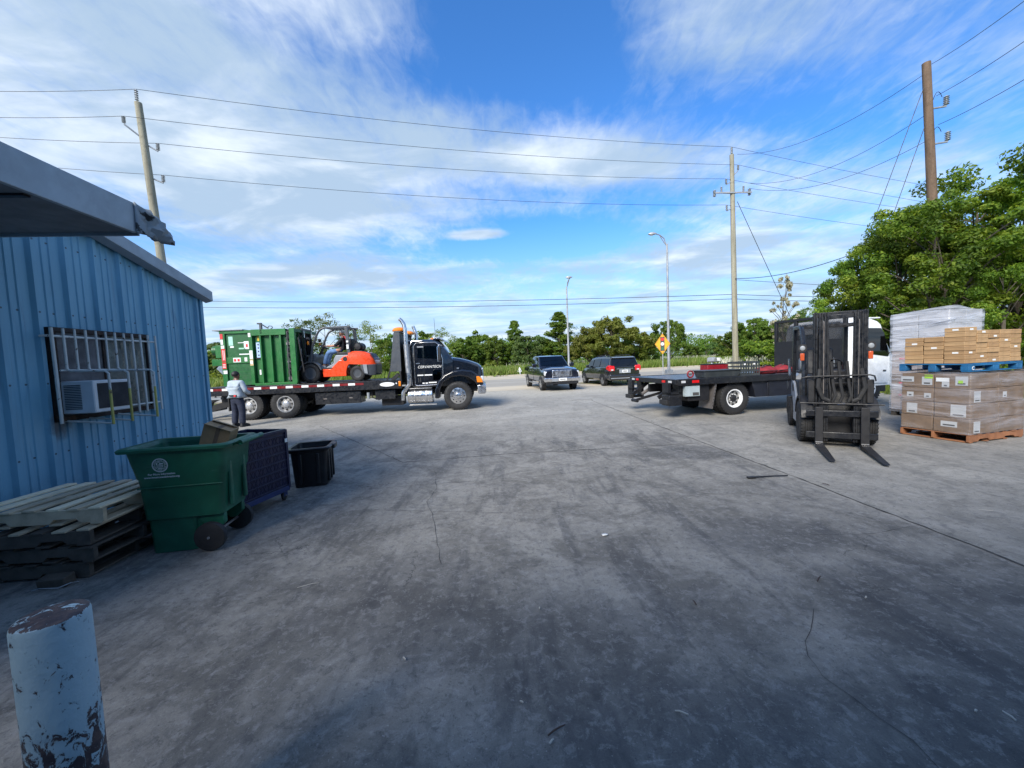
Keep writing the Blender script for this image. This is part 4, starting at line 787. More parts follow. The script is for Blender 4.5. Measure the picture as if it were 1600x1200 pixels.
for x in (-6.15, -7.42):
    for y in (-1.10, -.76, .76, 1.10): wheel(TT, (x, y, .515), .515, .28, .285, -1 if y < 0 else 1, 'steel', face=m_rim)
    MB().cyl((x, -.9, .515), (x, .9, .515), .10, n=12).build('axle', m_dull, TT)
for s in (-1, 1): MB().prism([(-8.1, .35), (-8.06, .35), (-8.06, .95), (-8.1, .95)], 'y', min(s*.85, s*1.22), max(s*.85, s*1.22)).build('mud_flap', m_rub, TT)
b = MB().beam((-8.2, 0, .7), (-9.6, 0, .32), .28, .22); b.build('tow_arm', m_dull, TT); MB().box(-9.75, -9.55, -1.0, 1.0, .22, .42).build('tow_crossbar', m_dull, TT, bevel=.015); MB().beam((-8.5, -1.1, .80), (-9.9, -1.15, .18), .22, .08).build('ramp', m_dull, TT); MB().box(-8.9, -8.3, -1.27, -1.1, .78, .86).build('tail_lamp_bar', m_lgrey, TT); MB().beam((-8.6, -1.05, .88), (-8.75, -1.1, .5), .05, .05).build('bracket', m_dull, TT)

# ------------------------------------------------------------------ green compactor riding on the bed (frame of the truck)
def on_truck(name, label, cat, off, ry=0.):
    t = thing(name, label, cat); t.matrix_world = TM @ Matrix.Translation(off) @ Matrix.Rotation(ry, 4, 'Z'); return t
CP = on_truck('compactor', 'green steel waste compactor with ribbed sides and warning stickers on the truck bed', 'compactor', (-.481, 0, 1.2)); CP.scale = (.923, 1, 1)
z0, z1 = .05, 2.0; ny = -1.04
MB().box(-8.5, -7.28, ny+.05, 1.0, z0, z1-.02).build('hopper', m_greend, CP, bevel=.01)
MB().box(-7.28, -6.02, ny+.10, 1.0, z0+.06, z1-.05).build('chamber', m_green, CP, bevel=.01)
MB().box(-8.48, -8.30, ny, ny+.05, z0-.02, z1-.04).build('corner_post', m_green, CP, bevel=.008)
MB().box(-8.30, -7.42, ny+.018, ny+.05, .84, 1.06).build('side_band', m_green, CP, bevel=.006)
b = MB()
for z in (.22, .38, .54, .70): b.box(-8.28, -7.42, ny+.046, ny+.06, z, z+.012)
b.build('panel_crease', m_green, CP)
for x, w in ((-7.42, .13), (-7.02, .06), (-6.64, .06), (-6.28, .07)): MB().box(x, x+w, ny-.02, ny+.10, z0, z1-.02).build('rib', m_green, CP, bevel=.006)
MB().box(-7.30, -6.02, ny-.03, ny+.12, z1-.20, z1+.02).build('top_beam', m_green, CP, bevel=.008); MB().box(-8.5, -7.30, ny, ny+.12, z1-.10, z1+.01).build('top_beam', m_green, CP, bevel=.008); MB().box(-7.30, -5.72, ny-.03, ny+.12, z0-.04, z0+.05).build('bottom_beam', m_green, CP, bevel=.008)
MB().box(-8.72, -7.6, ny-.04, 1.0, z1+.01, z1+.045).build('lid', m_lgrey, CP, bevel=.006)
MB().box(-6.00, -5.94, ny+.05, ny+.10, z0, z1).build('seal_frame', m_dull, CP)
r = random.Random(2)
for i in range(9): z = z0+.12+i*.21; MB().box(-6.04, -5.90, ny-.01, ny+.06, z, z+r.uniform(.05, .11)).build('hinge', m_dull if i % 3 else m_steel, CP, bevel=.006)
MB().tube([(-5.97, ny-.03, z0+.1), (-5.98, ny-.04, .9), (-5.96, ny-.03, z1-.1)], .018, 6).build('hinge_rod', m_steel, CP)
MB().box(-5.90, -5.70, ny-.02, ny+.10, z0, z1+.03).build('door_post', m_green, CP, bevel=.008); MB().box(-6.1, -6.04, ny+.10, 1.0, z0, z1).build('door', m_greend, CP)
for y in (-.62, -.25, .12, .5, .88): MB().box(-6.04, -5.99, y-.04, y+.04, z0, z1-.02).build('door_rib', m_greend, CP, bevel=.006)
MB().box(-5.94, -5.80, ny+.10, 1.0, z1-.08, z1+.03).build('door_beam', m_greend, CP, bevel=.006); MB().beam((-5.62, -.95, z1-.3), (-5.50, -.90, .45), .035, .035).build('tie_bar', m_dull, CP)
MB().box(-9.05, -8.5, -.75, .9, .78, 1.02).build('power_unit_shelf', m_green, CP, bevel=.01); MB().box(-8.86, -8.5, -.8, .5, 1.05, 1.52).build('tank', m_green, CP, bevel=.02); MB().cyl((-9.12, -.5, 1.34), (-8.86, -.5, 1.34), .17, n=20).build('motor', m_greend, CP, bevel=.02)
b = MB(); b.box(-6.98, -6.90, ny-.03, ny+.05, z1-.15, z1+.22); b.box(-7.06, -6.90, ny-.03, ny+.05, z1+.20, z1+.25); b.build('hook_post', m_grey, CP, bevel=.006); MB().tube([(-6.9, ny, z1+.2), (-6.75, ny, z1+.10), (-6.66, ny, z1+.05)], .022, 6).build('hook_stay', m_grey, CP); MB().tube([(-6.70, ny, z1+.05), (-6.62, ny, z1+.13), (-6.52, ny, z1+.12), (-6.5, ny, z1+.06), (-6.58, ny, z1+.02)], .012, 6).build('hose', m_dull, CP)
def decal(x0, x1, za, zb, ma, y=ny, nm='sticker'): return MB().box(x0, x1, y-.006, y+.004, za, zb).build(nm, ma, CP)
for x0, x1, za, zb, ma in ((-8.47, -8.37, 1.72, 1.90, m_redp), (-8.46, -8.37, 1.52, 1.70, m_paper), (-8.46, -8.34, 1.38, 1.49, m_paper), (-8.46, -8.32, .92, 1.37, m_redp), (-8.46, -8.32, .66, .89, m_redp), (-8.44, -8.30, .48, .60, m_paper)): decal(x0, x1, za, zb, ma)
for x0, za, zb in ((-8.41, .97, 1.32), (-8.36, .97, 1.32)): decal(x0, x0+.018, za, zb, m_paper, ny-.006)
for z in (.70, .75, .80): decal(-8.44, -8.34, z, z+.02, m_paper, ny-.006)
P2 = ny+.05
for x0, x1, za, zb, ma in ((-8.20, -8.04, 1.48, 1.80, mat('faded_mint_sticker', (.35, .6, .5), .5)), (-8.16, -8.02, 1.40, 1.46, m_paper), (-7.64, -7.43, 1.34, 1.62, m_paper), (-7.86, -7.64, 1.56, 1.585, m_paper), (-7.84, -7.60, 1.34, 1.39, mat('pale_green_stripe', (.3, .55, .4), .5)), (-7.84, -7.43, 1.14, 1.18, m_paper)): decal(x0, x1, za, zb, ma, P2)
decal(-7.57, -7.50, 1.41, 1.52, m_redp, P2-.006)
for x0, x1, za, zb, ma in ((-8.06, -7.78, .88, 1.04, m_paper), (-7.64, -7.54, .90, 1.04, m_paper)): decal(x0, x1, za, zb, ma, ny+.018)
decal(-8.03, -7.95, .91, 1.0, m_redp, ny+.012); decal(-7.90, -7.82, .91, 1.0, m_redp, ny+.012)
for x0, x1, za, zb, ma in ((-7.42, -7.33, 1.76, 1.90, m_paper), (-7.42, -7.30, .98, 1.28, m_paper), (-7.42, -7.30, .74, .96, mat('tan_sticker', (.6, .45, .22), .5)), (-7.41, -7.31, .80, .92, m_paper)): decal(x0, x1, za, zb, ma, ny-.02 - (.006 if zb == .92 else 0))
decal(-7.16, -7.09, 1.62, 1.86, m_yel, ny+.10); decal(-7.20, -7.04, 1.02, 1.56, mat('light_blue_plate', (.42, .55, .82), .4), ny+.07, 'instruction_plate')
for z in (1.08, 1.22, 1.34, 1.46): decal(-7.15, -7.10, z, z+.05, m_ink, ny+.064)
decal(-7.09, -7.03, .40, .58, m_paper, ny-.02); MB().box(-7.26, -7.02, ny+.05, ny+.08, .98, 1.01).build('bracket', m_dull, CP)

# ------------------------------------------------------------------ forklifts
def forklift(t, P, mh=2.1, forkz=.06, black=False):
    A, B_, K = P['body'], P['trim'], m_dull
    ch = MB().prism([(-.44, .50), (-.76, .50), (-1.22, .90), (-1.32, .97), (-1.52, 1.0), (-1.52, .68), (-1.43, .56), (-1.38, .38), (-1.38, .20), (-.46, .20)], 'y', -.50, .50).build('chassis', A, t, bevel=.02)
    cw = MB().loft([[(x, -w, za), (x, -w, (za+zb)/2), (x, -w*.97, zb-.06), (x, -w*.82, zb), (x, w*.82, zb), (x, w*.97, zb-.06), (x, w, (za+zb)/2), (x, w, za)] for x, w, za, zb in ((-1.50, .54, .66, 1.13), (-1.80, .56, .64, 1.14), (-2.12, .55, .62, 1.11), (-2.34, .50, .60, 1.02), (-2.46, .44, .60, .86), (-2.52, .38, .60, .70))]).build('counterweight', A, t, sharp=28)
    MB().loft([[(x, -w, za), (x, -w, .62), (x, w, .62), (x, w, za)] for x, w, za in ((-1.96, .545, .50), (-2.10, .55, .26), (-2.32, .52, .19), (-2.50, .44, .20), (-2.56, .38, .27))]).build('lower_weight', P['dark'], t, sharp=28, bevel=.015)
    MB().prism([(-2.20, 1.08), (-2.34, 1.035), (-2.50, .80), (-2.36, .80), (-2.24, .92)], 'y', -.40, .40).build('vent_grille', K, cw, bevel=.01)
    for s in (-1, 1):
        b = MB(); b.lathe([(.085, 0), (.085, .012), (.06, .012), (.055, .0)], (-1.36, s*.497, .86), (0, s, 0), 20); b.cyl((-1.36, s*.497, .86), (-1.36, s*.502, .86), .07, n=18); b.build('filler_recess', K, ch)
        MB().prism([(-2.02, .62), (-2.06, .62), (-2.12, .30), (-2.24, .26), (-2.22, .62)], 'y', min(s*.545, s*.565), max(s*.545, s*.565)).build('side_trim', B_, cw)
    MB().prism([(-.55, .52), (-1.50, .52), (-1.50, 1.02), (-.98, 1.02), (-.90, .90), (-.86, .70), (-.60, .58)], 'y', -.46, .46).build('engine_hood', B_, t, bevel=.04)
    MB().box(-.86, .06, -.5, .5, .50, .545).build('floor_plate', K, t, bevel=.008)
    MB().prism([(.22, .55), (.02, .55), (-.10, .60), (-.20, .95), (-.16, 1.08), (.02, 1.12), (.12, .9)], 'y', -.44, .44).build('dashboard', P['dark'], t, bevel=.02)
    for s in (-1, 1):
        q = [(x*math.cos(a), .36+x*math.sin(a)) for x, a in [(.46, rad(v)) for v in range(15, 166, 15)]]; q2 = [(.42*math.cos(rad(v)), .36+.42*math.sin(rad(v))) for v in range(165, 14, -15)]
        MB().prism(q+q2, 'y', min(s*.33, s*.58), max(s*.33, s*.58)).build('fender', P['dark'], t)
    b = MB(); b.tube([(-.14, 0, 1.05), (-.34, 0, 1.34)], .035, 10); b.build('steering_column', K, t)
    b = MB(); R_ = Matrix.Translation((-.36, 0, 1.36)) @ Matrix.Rotation(rad(-30), 4, 'Y')
    b.tube([R_ @ Vector((.18*math.cos(a), .18*math.sin(a), 0)) for a in [2*math.pi*i/20 for i in range(21)]], .015, 6); b.beam(R_ @ Vector((-.17, 0, 0)), R_ @ Vector((.17, 0, 0)), .03, .02); b.beam(R_ @ Vector((0, -.17, 0)), R_ @ Vector((0, .17, 0)), .03, .02); b.build('steering_wheel', K, t)
    MB().box(-1.42, -.92, -.26, .26, 1.02, 1.14).build('seat', m_seat, t, bevel=.04); MB().prism([(-1.34, 1.12), (-1.48, 1.12), (-1.58, 1.62), (-1.50, 1.66), (-1.44, 1.62)], 'y', -.25, .25).build('seat_back', m_seat, t, bevel=.04)
    gd = None
    for s in (-1, 1):
        p = MB().tube([(.0, s*.47, .55), (-.02, s*.47, .84), (-.10, s*.47, 1.36), (-.26, s*.46, 1.74), (-.38, s*.46, 1.94), (-.50, s*.46, 2.03), (-.62, s*.46, 2.06)], [.05, .05, .045, .042, .04, .04, .04], 8).build('guard_pillar', P['guard'], t)
        MB().beam((-1.46, s*.46, 2.06), (-1.53, s*.47, 1.0), .07, .13).build('guard_pillar', P['guard'], t, bevel=.012)
        MB().beam((-.52, s*.46, 2.06), (-1.62, s*.46, 2.08), .06, .07).build('guard_rail', P['guard'], t, bevel=.01)
    for i in range(7): MB().box(-.62-i*.15, -.56-i*.15, -.44, .44, 2.05, 2.085).build('guard_bar', P['guard'], t)
    tank = MB().lathe([(.03, 0), (.12, .01), (.155, .06), (.155, .62), (.12, .67), (.03, .68)], (-1.82, -.34, 1.32), (0, 1, 0), 22).build('gas_tank', P['tank'], t)
    for y in (-.18, .16): MB().lathe([(.156, 0), (.165, 0), (.165, .04), (.156, .04)], (-1.82, y, 1.32), (0, 1, 0), 22, closed=True).build('tank_strap', K, tank)
    MB().box(-2.0, -1.64, -.36, .36, 1.12, 1.17).build('tank_cradle', K, tank)
    for s in (-1, 1):
        wheel(t, (0, s*.46, .36), .36, .24, .21, s, 'solid', face=P['rim']); wheel(t, (-1.82, s*.44, .29), .29, .20, .15, s, 'solid', face=P['rim'])
        hl = MB().cyl((-.02, s*.52, 1.66), (.07, s*.52, 1.66), .055, .075, 14).build('headlight', K, t); MB().ell((.072, s*.52, 1.66), (.012, .045, .045), 12).build('lens', m_lens if not black else m_lgrey, hl)
        MB().box(.0, .06, s*.52-.035, s*.52+.035, 1.44, 1.57).build('turn_signal', m_amber if not black else mat('dull_orange_lens', (.5, .09, .03), .25), t, bevel=.01)
    if black:
        cw.scale = (1, .82, 1); MB().box(-.05, .22, -.34, .34, .14, .60).build('axle_cover', K, t, bevel=.02); MB().box(.02, .12, -.42, .42, .62, 1.06).build('cowl_panel', K, t, bevel=.02); MB().box(-.24, -.06, -.30, .24, 1.02, 1.26).build('instrument_panel', K, t, bevel=.03); MB().box(.18, .24, -.34, -.08, .70, 1.34).build('hose_guard', K, t, bevel=.01)
    M_ = P['mast']
    for s in (-1, 1):
        for y, xx, h in ((.365, .30, mh), (.290, .34, mh-.02), (.215, .38, mh-.01)):
            b = MB(); yy = s*y; b.box(xx, xx+.11, yy-.012, yy+.012, .10, h); b.box(xx, xx+.018, min(yy-.03, yy+.03), max(yy-.03, yy+.03), .10, h); b.box(xx+.092, xx+.11, yy-.03, yy+.03, .10, h); b.build('mast_rail', M_, t, bevel=.003)
        MB().cyl((.27, s*.30, .2), (.27, s*.30, mh-.35), .032, n=10).build('lift_cylinder', K, t); MB().cyl((.27, s*.30, mh-.35), (.27, s*.30, mh-.08), .02, n=10).build('lift_rod', m_chrome, t)
        b = MB(); b.tube([(.45, s*.19, mh-.20), (.46, s*.18, 1.5), (.48, s*.17, 1.1), (.52, s*.15, .85), (.50, s*.17, .72)], .013, 6); b.build('mast_hose', m_rub, t)
        MB().beam((.46, s*.245, mh-.15), (.46, s*.245, .7), .025, .014).build('lift_chain', m_steel, t)
        MB().cyl((-.10, s*.40, .50), (.30, s*.36, .66), .045, n=10).build('tilt_cylinder', K, t)
    for z, x0 in ((mh-.07, .30), (mh-.12, .38), (.14, .34), (mh*.48, .30)): MB().box(x0, x0+.06, -.37 if x0 < .35 else -.22, .37 if x0 < .35 else .22, z, z+.07).build('mast_crossbar', M_, t, bevel=.006)
    for z in (.14+forkz, .50+forkz): MB().box(.49, .545, -.52, .52, z, z+.10).build('carriage_bar', M_, t, bevel=.008)
    for s in (-1, 1):
        MB().box(.44, .49, s*.28-.03, s*.28+.03, .12+forkz, .72+forkz).build('carriage_plate', M_, t)
        b = MB(); y = s*.33; vs = [(.545, y-.06, .66+forkz), (.59, y-.06, .66+forkz), (.595, y-.06, .06+forkz), (1.0, y-.06, .035+forkz), (1.63, y-.045, .012+forkz), (1.66, y-.035, .0+forkz), (.56, y-.06, forkz-.002), (.545, y-.06, .03+forkz)]
        k = len(vs); b.add(vs+[(x, 2*y-yy, z) for x, yy, z in vs], [tuple(range(k)), tuple(range(2*k-1, k-1, -1))]+[(i, k+i, k+(i+1) % k, (i+1) % k) for i in range(k)]); fk = b.build('fork', P['fork'], t, bevel=.006)
        MB().box(.592, .60, y-.055, y+.055, .07+forkz, .085+forkz).build('worn_heel', m_chrome, fk)
    if black:
        for y in (.10, -.02, -.13): MB().tube([(.40, y, 1.42), (.46, y+.02, 1.05), (.50, y+.05, .86), (.49, y+.01, .76)], .026, 8).build('hose', m_rub, t)
        for s in (-1, 1): MB().tube([(.42, s*.30, 1.30), (.50, s*.34, 1.0), (.47, s*.26, .82), (.50, s*.16, .77)], .035, 8).build('hose', m_rub, t)
        MB().tube([(.52, -.62, .72), (.52, -.62, 1.10), (.52, -.59, 1.16), (.52, -.50, 1.18), (.52, .40, 1.20), (.52, .46, 1.18), (.52, .48, 1.10)], .012, 8).build('backrest_rod', K, t)
        MB().tube([(.52, -.62, .74), (.52, .60, .72)], .012, 8).build('backrest_rod', K, t); MB().box(.47, .50, -.30, .30, .70, .745).build('valve_block', K, t); MB().box(.50, .515, -.06, .06, .715, .74).build('blue_tag', m_bluep, t)
        for s in (-1, 1): MB().box(.40, .44, s*.43-.05, s*.43+.05, .74, 1.12).build('side_valve', K, t, bevel=.01)
    return t
PO = dict(body=m_orange, trim=m_lgrey, dark=m_grey, guard=m_grey, tank=m_dull, rim=m_grey, mast=m_black, fork=m_steel)
FO = on_truck('forklift', 'orange forklift with a grey overhead guard riding on the tow truck bed', 'forklift', (-5.54, .12, 1.205), math.pi); FO.scale = (.94, 1, 1)
forklift(FO, PO, 2.08, .02)
MB().box(.41, .418, .30, .40, 1.56, 1.66).build('sticker', m_paper, FO)
for z in (.86, .93, 1.0, 1.12, 1.2, 1.26): MB().box(.36, .41, .398, .403, z, z+.045).build('mast_marking', m_paper, FO)
MB().box(-1.545, -1.46, .536, .541, 1.24, 1.40).build('sticker', m_paper, FO); MB().box(-1.54, -1.46, .53, .535, 1.48, 1.55).build('sticker', m_paper, FO); MB().box(-1.22, -1.12, .502, .506, .80, .82).build('sticker', m_paper, FO)
MB().cyl((-.18, .40, 1.55), (-.14, .40, 1.55), .07, n=12).build('side_mirror', m_dull, FO); MB().tube([(-.22, .2, 1.1), (-.32, .22, 1.2), (-.34, .22, 1.3)], .012, 6).build('control_lever', m_dull, FO)
m_offw = mat('pale_grey_body_paint', (.30, .31, .33), .35, dirt=(.2, .2, .2), da=.3)
PB = dict(body=m_offw, trim=m_dull, dark=m_dull, guard=m_black, tank=m_lgrey, rim=m_dull, mast=m_black, fork=m_dull)
FB = thing('forklift', 'black forklift facing the camera with lowered forks on the yard', 'forklift', (5.93, 7.04, 0), rad(-120)); FB.scale = (1.0, .93, 1.06)
forklift(FB, PB, 2.24, .02, True)
b = MB(); b.lathe([(.09, 0), (.09, .005)], (-1.75, -.565, .88), (0, -1, 0), 24); b.v = [(-1.75+(x+1.75)*1.5, y, z) for x, y, z in b.v]; b.build('oval_badge', m_ink, FB)
b = MB(); vs = [(-.55, .50, 1.08), (-.05, .50, 1.12), (.05, .56, .70), (-.25, .62, .62), (-.60, .58, .66)]; b.plate(vs, .03); b.build('hanging_cloth', mat('dark_blue_cloth', (.012, .015, .03), .9), FB)
MB().tube([(-1.5, -.55, 1.1), (-1.52, -.56, 1.45)], .03, 8).build('gauge_bottle', m_chrome, FB)

# ------------------------------------------------------------------ flatbed truck with the white cab
FT = thing('flatbed_truck', 'black flatbed truck with a white cab seen from behind left of the pallets', 'truck', (5.95, 11.71, 0), rad(10.5))
m_navy = mat('very_dark_blue_steel', (.010, .012, .020), .42, dirt=DUST, da=.1)
bd = MB().box(-1.80, 3.62, -1.22, 1.22, .97, 1.05).build('bed', m_dull, FT, bevel=.008)
m_deck = mat('worn_deck_plate', (.085, .095, .11), .35, .35, var=.25, dirt=(.03, .03, .03), da=.5)
MB().box(-1.79, 3.55, -1.20, 1.20, 1.052, 1.060).build('deck_plate', m_deck, bd)
for s in (-1, 1): MB().box(-1.82, 3.64, min(s*1.22, s*1.26), max(s*1.22, s*1.26), .90, 1.075).build('side_rail', m_black, bd, bevel=.01)
MB().box(-1.88, -1.80, -1.25, 1.25, .93, 1.07).build('rear_rail', m_black, bd, bevel=.01)
MB().box(-1.7, 5.4, -.44, -.34, .62, .86).box(-1.7, 5.4, .34, .44, .62, .86).build('chassis_rail', m_dull, FT)
hbd = MB().box(3.62, 3.70, -1.22, 1.22, 1.05, 2.02).build('headboard', m_dull, FT, bevel=.01)
for y0, y1, za, zb in ((-1.22, 1.22, 2.66, 2.74), (-1.22, -1.12, 2.02, 2.66), (1.12, 1.22, 2.02, 2.66), (.36, .46, 2.02, 2.66), (-.46, -.36, 2.02, 2.66)): MB().box(3.62, 3.70, y0, y1, za, zb).build('headboard_frame', m_dull, hbd, bevel=.006)
tm = NT('dark_mesh'); v = tm.n('ShaderNodeTexChecker'); v.inputs['Scale'].default_value = 60; tm.L.new(tm.tc.outputs['Object'], v.inputs[0]); tm.set(col=(.015, .015, .017), rough=.6, alpha=tm.mr(v.outputs[1], 0, 1, .25, .75, 'LINEAR'))
MB().box(3.65, 3.66, -1.12, 1.12, 2.02, 2.66).build('headboard_mesh', tm.ma, hbd)
cb = MB().loft([[(x, -w, .55), (x, -w*1.0, 1.45), (x, -w*.93, zt-.10), (x, -w*.84, zt), (x, w*.84, zt), (x, w*.93, zt-.10), (x, w, 1.45), (x, w, .55)] for x, w, zt in ((3.84, 1.0, 2.52), (3.95, 1.03, 2.60), (4.9, 1.03, 2.60), (5.22, 1.02, 2.50), (5.50, 1.01, 1.9), (5.62, 1.0, 1.42), (5.66, .98, 1.0), (5.66, .96, .9))]).build('cab', m_white, FT, sharp=30)
MB().prism([(4.32, 1.58), (5.38, 1.42), (5.42, 1.50), (5.22, 2.12), (5.10, 2.28), (4.36, 2.30)], 'y', -1.06, -.99).build('side_window', m_dglass, cb); MB().prism([(4.25, .62), (5.40, .62), (5.50, 1.40), (4.25, 1.56)], 'y', -1.052, -1.02).build('door', m_white, cb, bevel=.01)
MB().box(4.32, 4.52, -1.075, -1.05, 1.20, 1.24).build('handle', m_dull, cb); MB().box(5.2, 5.30, -1.075, -1.05, .98, 1.02).build('badge', m_ink, cb); MB().box(4.0, 5.4, -1.0, -.7, .35, .58).build('step', m_dull, cb, bevel=.02)
MB().box(3.80, 3.86, -.35, .5, 1.55, 2.2).build('rear_window', m_glassc, cb); MB().box(4.0, 5.3, -.9, .9, 2.58, 2.625).build('roof_panel', m_white, cb, bevel=.02); MB().cyl((5.1, -.6, 2.58), (5.1, -.6, 2.72), .06, .05, 10).build('marker_lamp', m_redl, cb)
MB().tube([(5.35, -1.04, 1.5), (5.5, -1.22, 1.62), (5.5, -1.24, 2.1)], .015, 6).build('mirror_arm', m_dull, cb); MB().box(5.45, 5.53, -1.34, -1.16, 1.6, 2.05).build('mirror', m_dull, cb, bevel=.02)
for x in (0, 4.75):
    for s in (-1, 1):
        if x == 0: wheel(FT, (x, s*.74, .455), .455, .24, .245, s, 'steel', face=m_white); wheel(FT, (x, s*1.03, .455), .455, .24, .245, s, 'steel', face=m_white)
        else: wheel(FT, (x, s*.90, .455), .455, .24, .245, s, 'front', face=m_white)
tb = MB().box(1.0, 3.5, -1.20, -.62, .46, .90).build('tool_box', m_navy, FT, bevel=.015); MB().box(1.02, 1.05, -1.21, -1.2, .5, .88).build('door_edge', m_black, tb); MB().prism([(2.30, .82), (2.52, .82), (2.52, .70), (2.41, .63), (2.30, .70)], 'y', -1.208, -1.20).build('shield_badge', m_lgrey, tb, bevel=.004); MB().box(2.28, 2.60, -1.208, -1.20, .51, .57).build('name_badge', m_lgrey, tb)
MB().prism([(.62, .46), (1.0, .46), (1.0, .90), (.50, .90), (.58, .65)], 'y', -1.18, -.7).build('mud_guard', m_navy, FT, bevel=.01); MB().prism([(-.78, .22), (-.74, .22), (-.60, .92), (-.66, .92)], 'y', -1.20, -.66).build('mud_flap', m_steel, FT)
b = MB(); 
for i in range(7): b.beam((-.75+i*.018, -1.205, .30+i*.085), (-.75+i*.018, -.66, .30+i*.085), .012, .03)
b.build('flap_rib', m_dull, FT); MB().prism([(.78, .22), (.80, .22), (.72, .9), (.70, .9)], 'y', .66, 1.2).build('mud_flap', m_rub, FT)
MB().box(-1.45, -.80, -1.15, -.60, .46, .90).build('side_box', m_dull, FT, bevel=.01)
wb = MB().box(-1.58, -1.15, -1.225, -1.12, .60, .88).build('notice_box', mat('pale_notice', (.34, .40, .42), .5), FT); MB().box(-1.36, -1.18, -1.232, -1.225, .62, .70).build('notice_print', m_ink, wb)
for s in (-1, 1):
    g = MB(); y = s*.98
    for x0, x1, za, zb in ((-2.02, -1.94, .42, .98), (-1.70, -1.62, .42, .98), (-2.02, -1.62, .42, .50), (-2.02, -1.62, .66, .72)): g.box(x0, x1, y-.14, y+.14, za, zb)
    g.build('lift_frame', m_black, FT); MB().box(-2.10, -1.98, y-.17, y+.17, .40, .52).build('rubber_buffer', m_rub, FT, bevel=.01)
    MB().beam((-1.55, s*.7, .9), (-2.05, s*.7, .55), .06, .1).build('lift_arm', m_dull, FT); MB().cyl((-1.3, s*.55, .85), (-1.85, s*.55, .55), .05, n=10).build('lift_cylinder', m_steel, FT)
MB().box(-2.03, -1.65, -1.18, -.82, .36, .64).build('step_box', m_black, FT, bevel=.01); MB().beam((-1.3, .2, .62), (-2.25, .25, .40), .06, .07).build('tow_bar', m_dull, FT); MB().cyl((-2.25, .1, .40), (-2.25, .4, .40), .05, n=10).build('tow_eye', m_dull, FT)
for y, ma in ((-1.0, m_lens), (-.7, m_redl), (.75, m_redl), (1.0, m_lens)): MB().box(-1.895, -1.88, y-.07, y+.07, .97, 1.03).build('tail_lamp', ma, FT)
MB().box(-1.72, -1.60, -1.272, -1.26, .97, 1.03).build('marker_lamp', m_lens, FT); MB().box(-1.40, -1.20, -1.272, -1.26, .96, 1.03).build('reflector', m_redl, FT)
FM = frame_of(FT)
def on_flat(name, label, cat, x, y, ry=0., group=None):
    t = thing(name, label, cat, group=group); t.matrix_world = FM @ Matrix.Translation((x, y, 1.061)) @ Matrix.Rotation(ry, 4, 'Z'); return t
m_crate = mat('dark_grey_plastic', (.035, .042, .045), .5, dirt=DUST, da=.25)
t = on_flat('plastic_tray', 'long low dark plastic tray on the flatbed edge', 'tray', -.35, -.92); MB().frust((-.55, .50, -.20, .20), (-.60, .55, -.24, .24), 0, .19).build('tray_body', m_crate, t, bevel=.02); MB().box(-.62, .57, -.26, .26, .18, .205).build('tray_rim', m_crate, t, bevel=.008); MB().box(-.5, .45, -.205, -.19, .04, .06).build('handle', m_dull, t)
t = on_flat('plastic_crate', 'dark vented plastic crate beside the low tray on the flatbed', 'crate', .45, -.92); b = MB()
for z0_, z1_ in ((0, .06), (.12, .17), (.24, .28), (.34, .40)): b.box(-.28, .30, -.26, -.24, z0_, z1_); b.box(-.28, .30, .24, .26, z0_, z1_); b.box(-.28, -.26, -.24, .24, z0_, z1_); b.box(.28, .30, -.24, .24, z0_, z1_)
for i in range(8): x = -.275+i*.082; b.box(x-.014, x+.014, -.264, -.236, 0, .40)
b.box(-.27, .29, -.25, .25, .0, .02).build('crate_shell', m_crate, t); MB().box(.10, .16, -.268, -.264, .31, .35).build('sticker', m_paper, t); MB().box(-.20, -.14, -.268, -.264, .31, .35).build('sticker', m_paper, t)
t = on_flat('tool_chest', 'red metal tool chest behind the dark tray on the flatbed', 'tool box', .02, -.30); MB().box(-.34, .34, -.17, .17, 0, .33).build('chest_body', mat('red_enamel', (.24, .010, .018), .35, dirt=DUST, da=.15), t, bevel=.012); MB().box(-.35, .35, -.18, .18, .335, .355).build('lid', m_dull, t); MB().tube([(-.2, -.0, .35), (-.2, 0, .42), (.2, 0, .42), (.2, 0, .35)], .01, 6).build('handle', m_steel, t)
m_bag = mat('red_canvas', (.20, .012, .018), .75, var=.25, scale=8, bump=.3, bs=25)
def bag(name, label, x, y, s, sd):
    t = on_flat(name, label, 'bag', x, y); r = random.Random(sd); bb = MB().ell((0, 0, .10), (s, .24, .125), 26); bb.v = [(x_, y_, max(0.0, z_ + .03*math.sin(x_*13+sd)*math.cos(y_*9) + r.uniform(-.006, .006))) for x_, y_, z_ in bb.v]; bb.build('bag_body', m_bag, t, sharp=60)
    MB().tube([(-s*.5, -.05, .2), (-s*.2, -.1, .26), (s*.25, -.1, .25), (s*.5, -.05, .19)], .014, 6).build('strap', m_dull, t); MB().tube([(-s*.9, -.17, .09), (0, -.25, .10), (s*.9, -.17, .08)], .012, 6).build('piping', m_dull, t)
bag('duffel_bag', 'flat red bag with dark piping lying on the flatbed', 1.35, -.75, .36, 1); bag('duffel_bag', 'crumpled red bag closest to the flatbed headboard', 2.1, -.6, .30, 2)
t = on_flat('strap_reel', 'small red ring lying left of the tray on the flatbed', 'reel', -1.05, -.7); MB().tube([(.09*math.cos(a), 0, .10+.09*math.sin(a)) for a in [2*math.pi*i/16 for i in range(17)]], .022, 8).build('ring', m_bag, t); MB().cyl((0, -.03, .10), (0, .03, .10), .03, n=10).build('hub', m_steel, t)

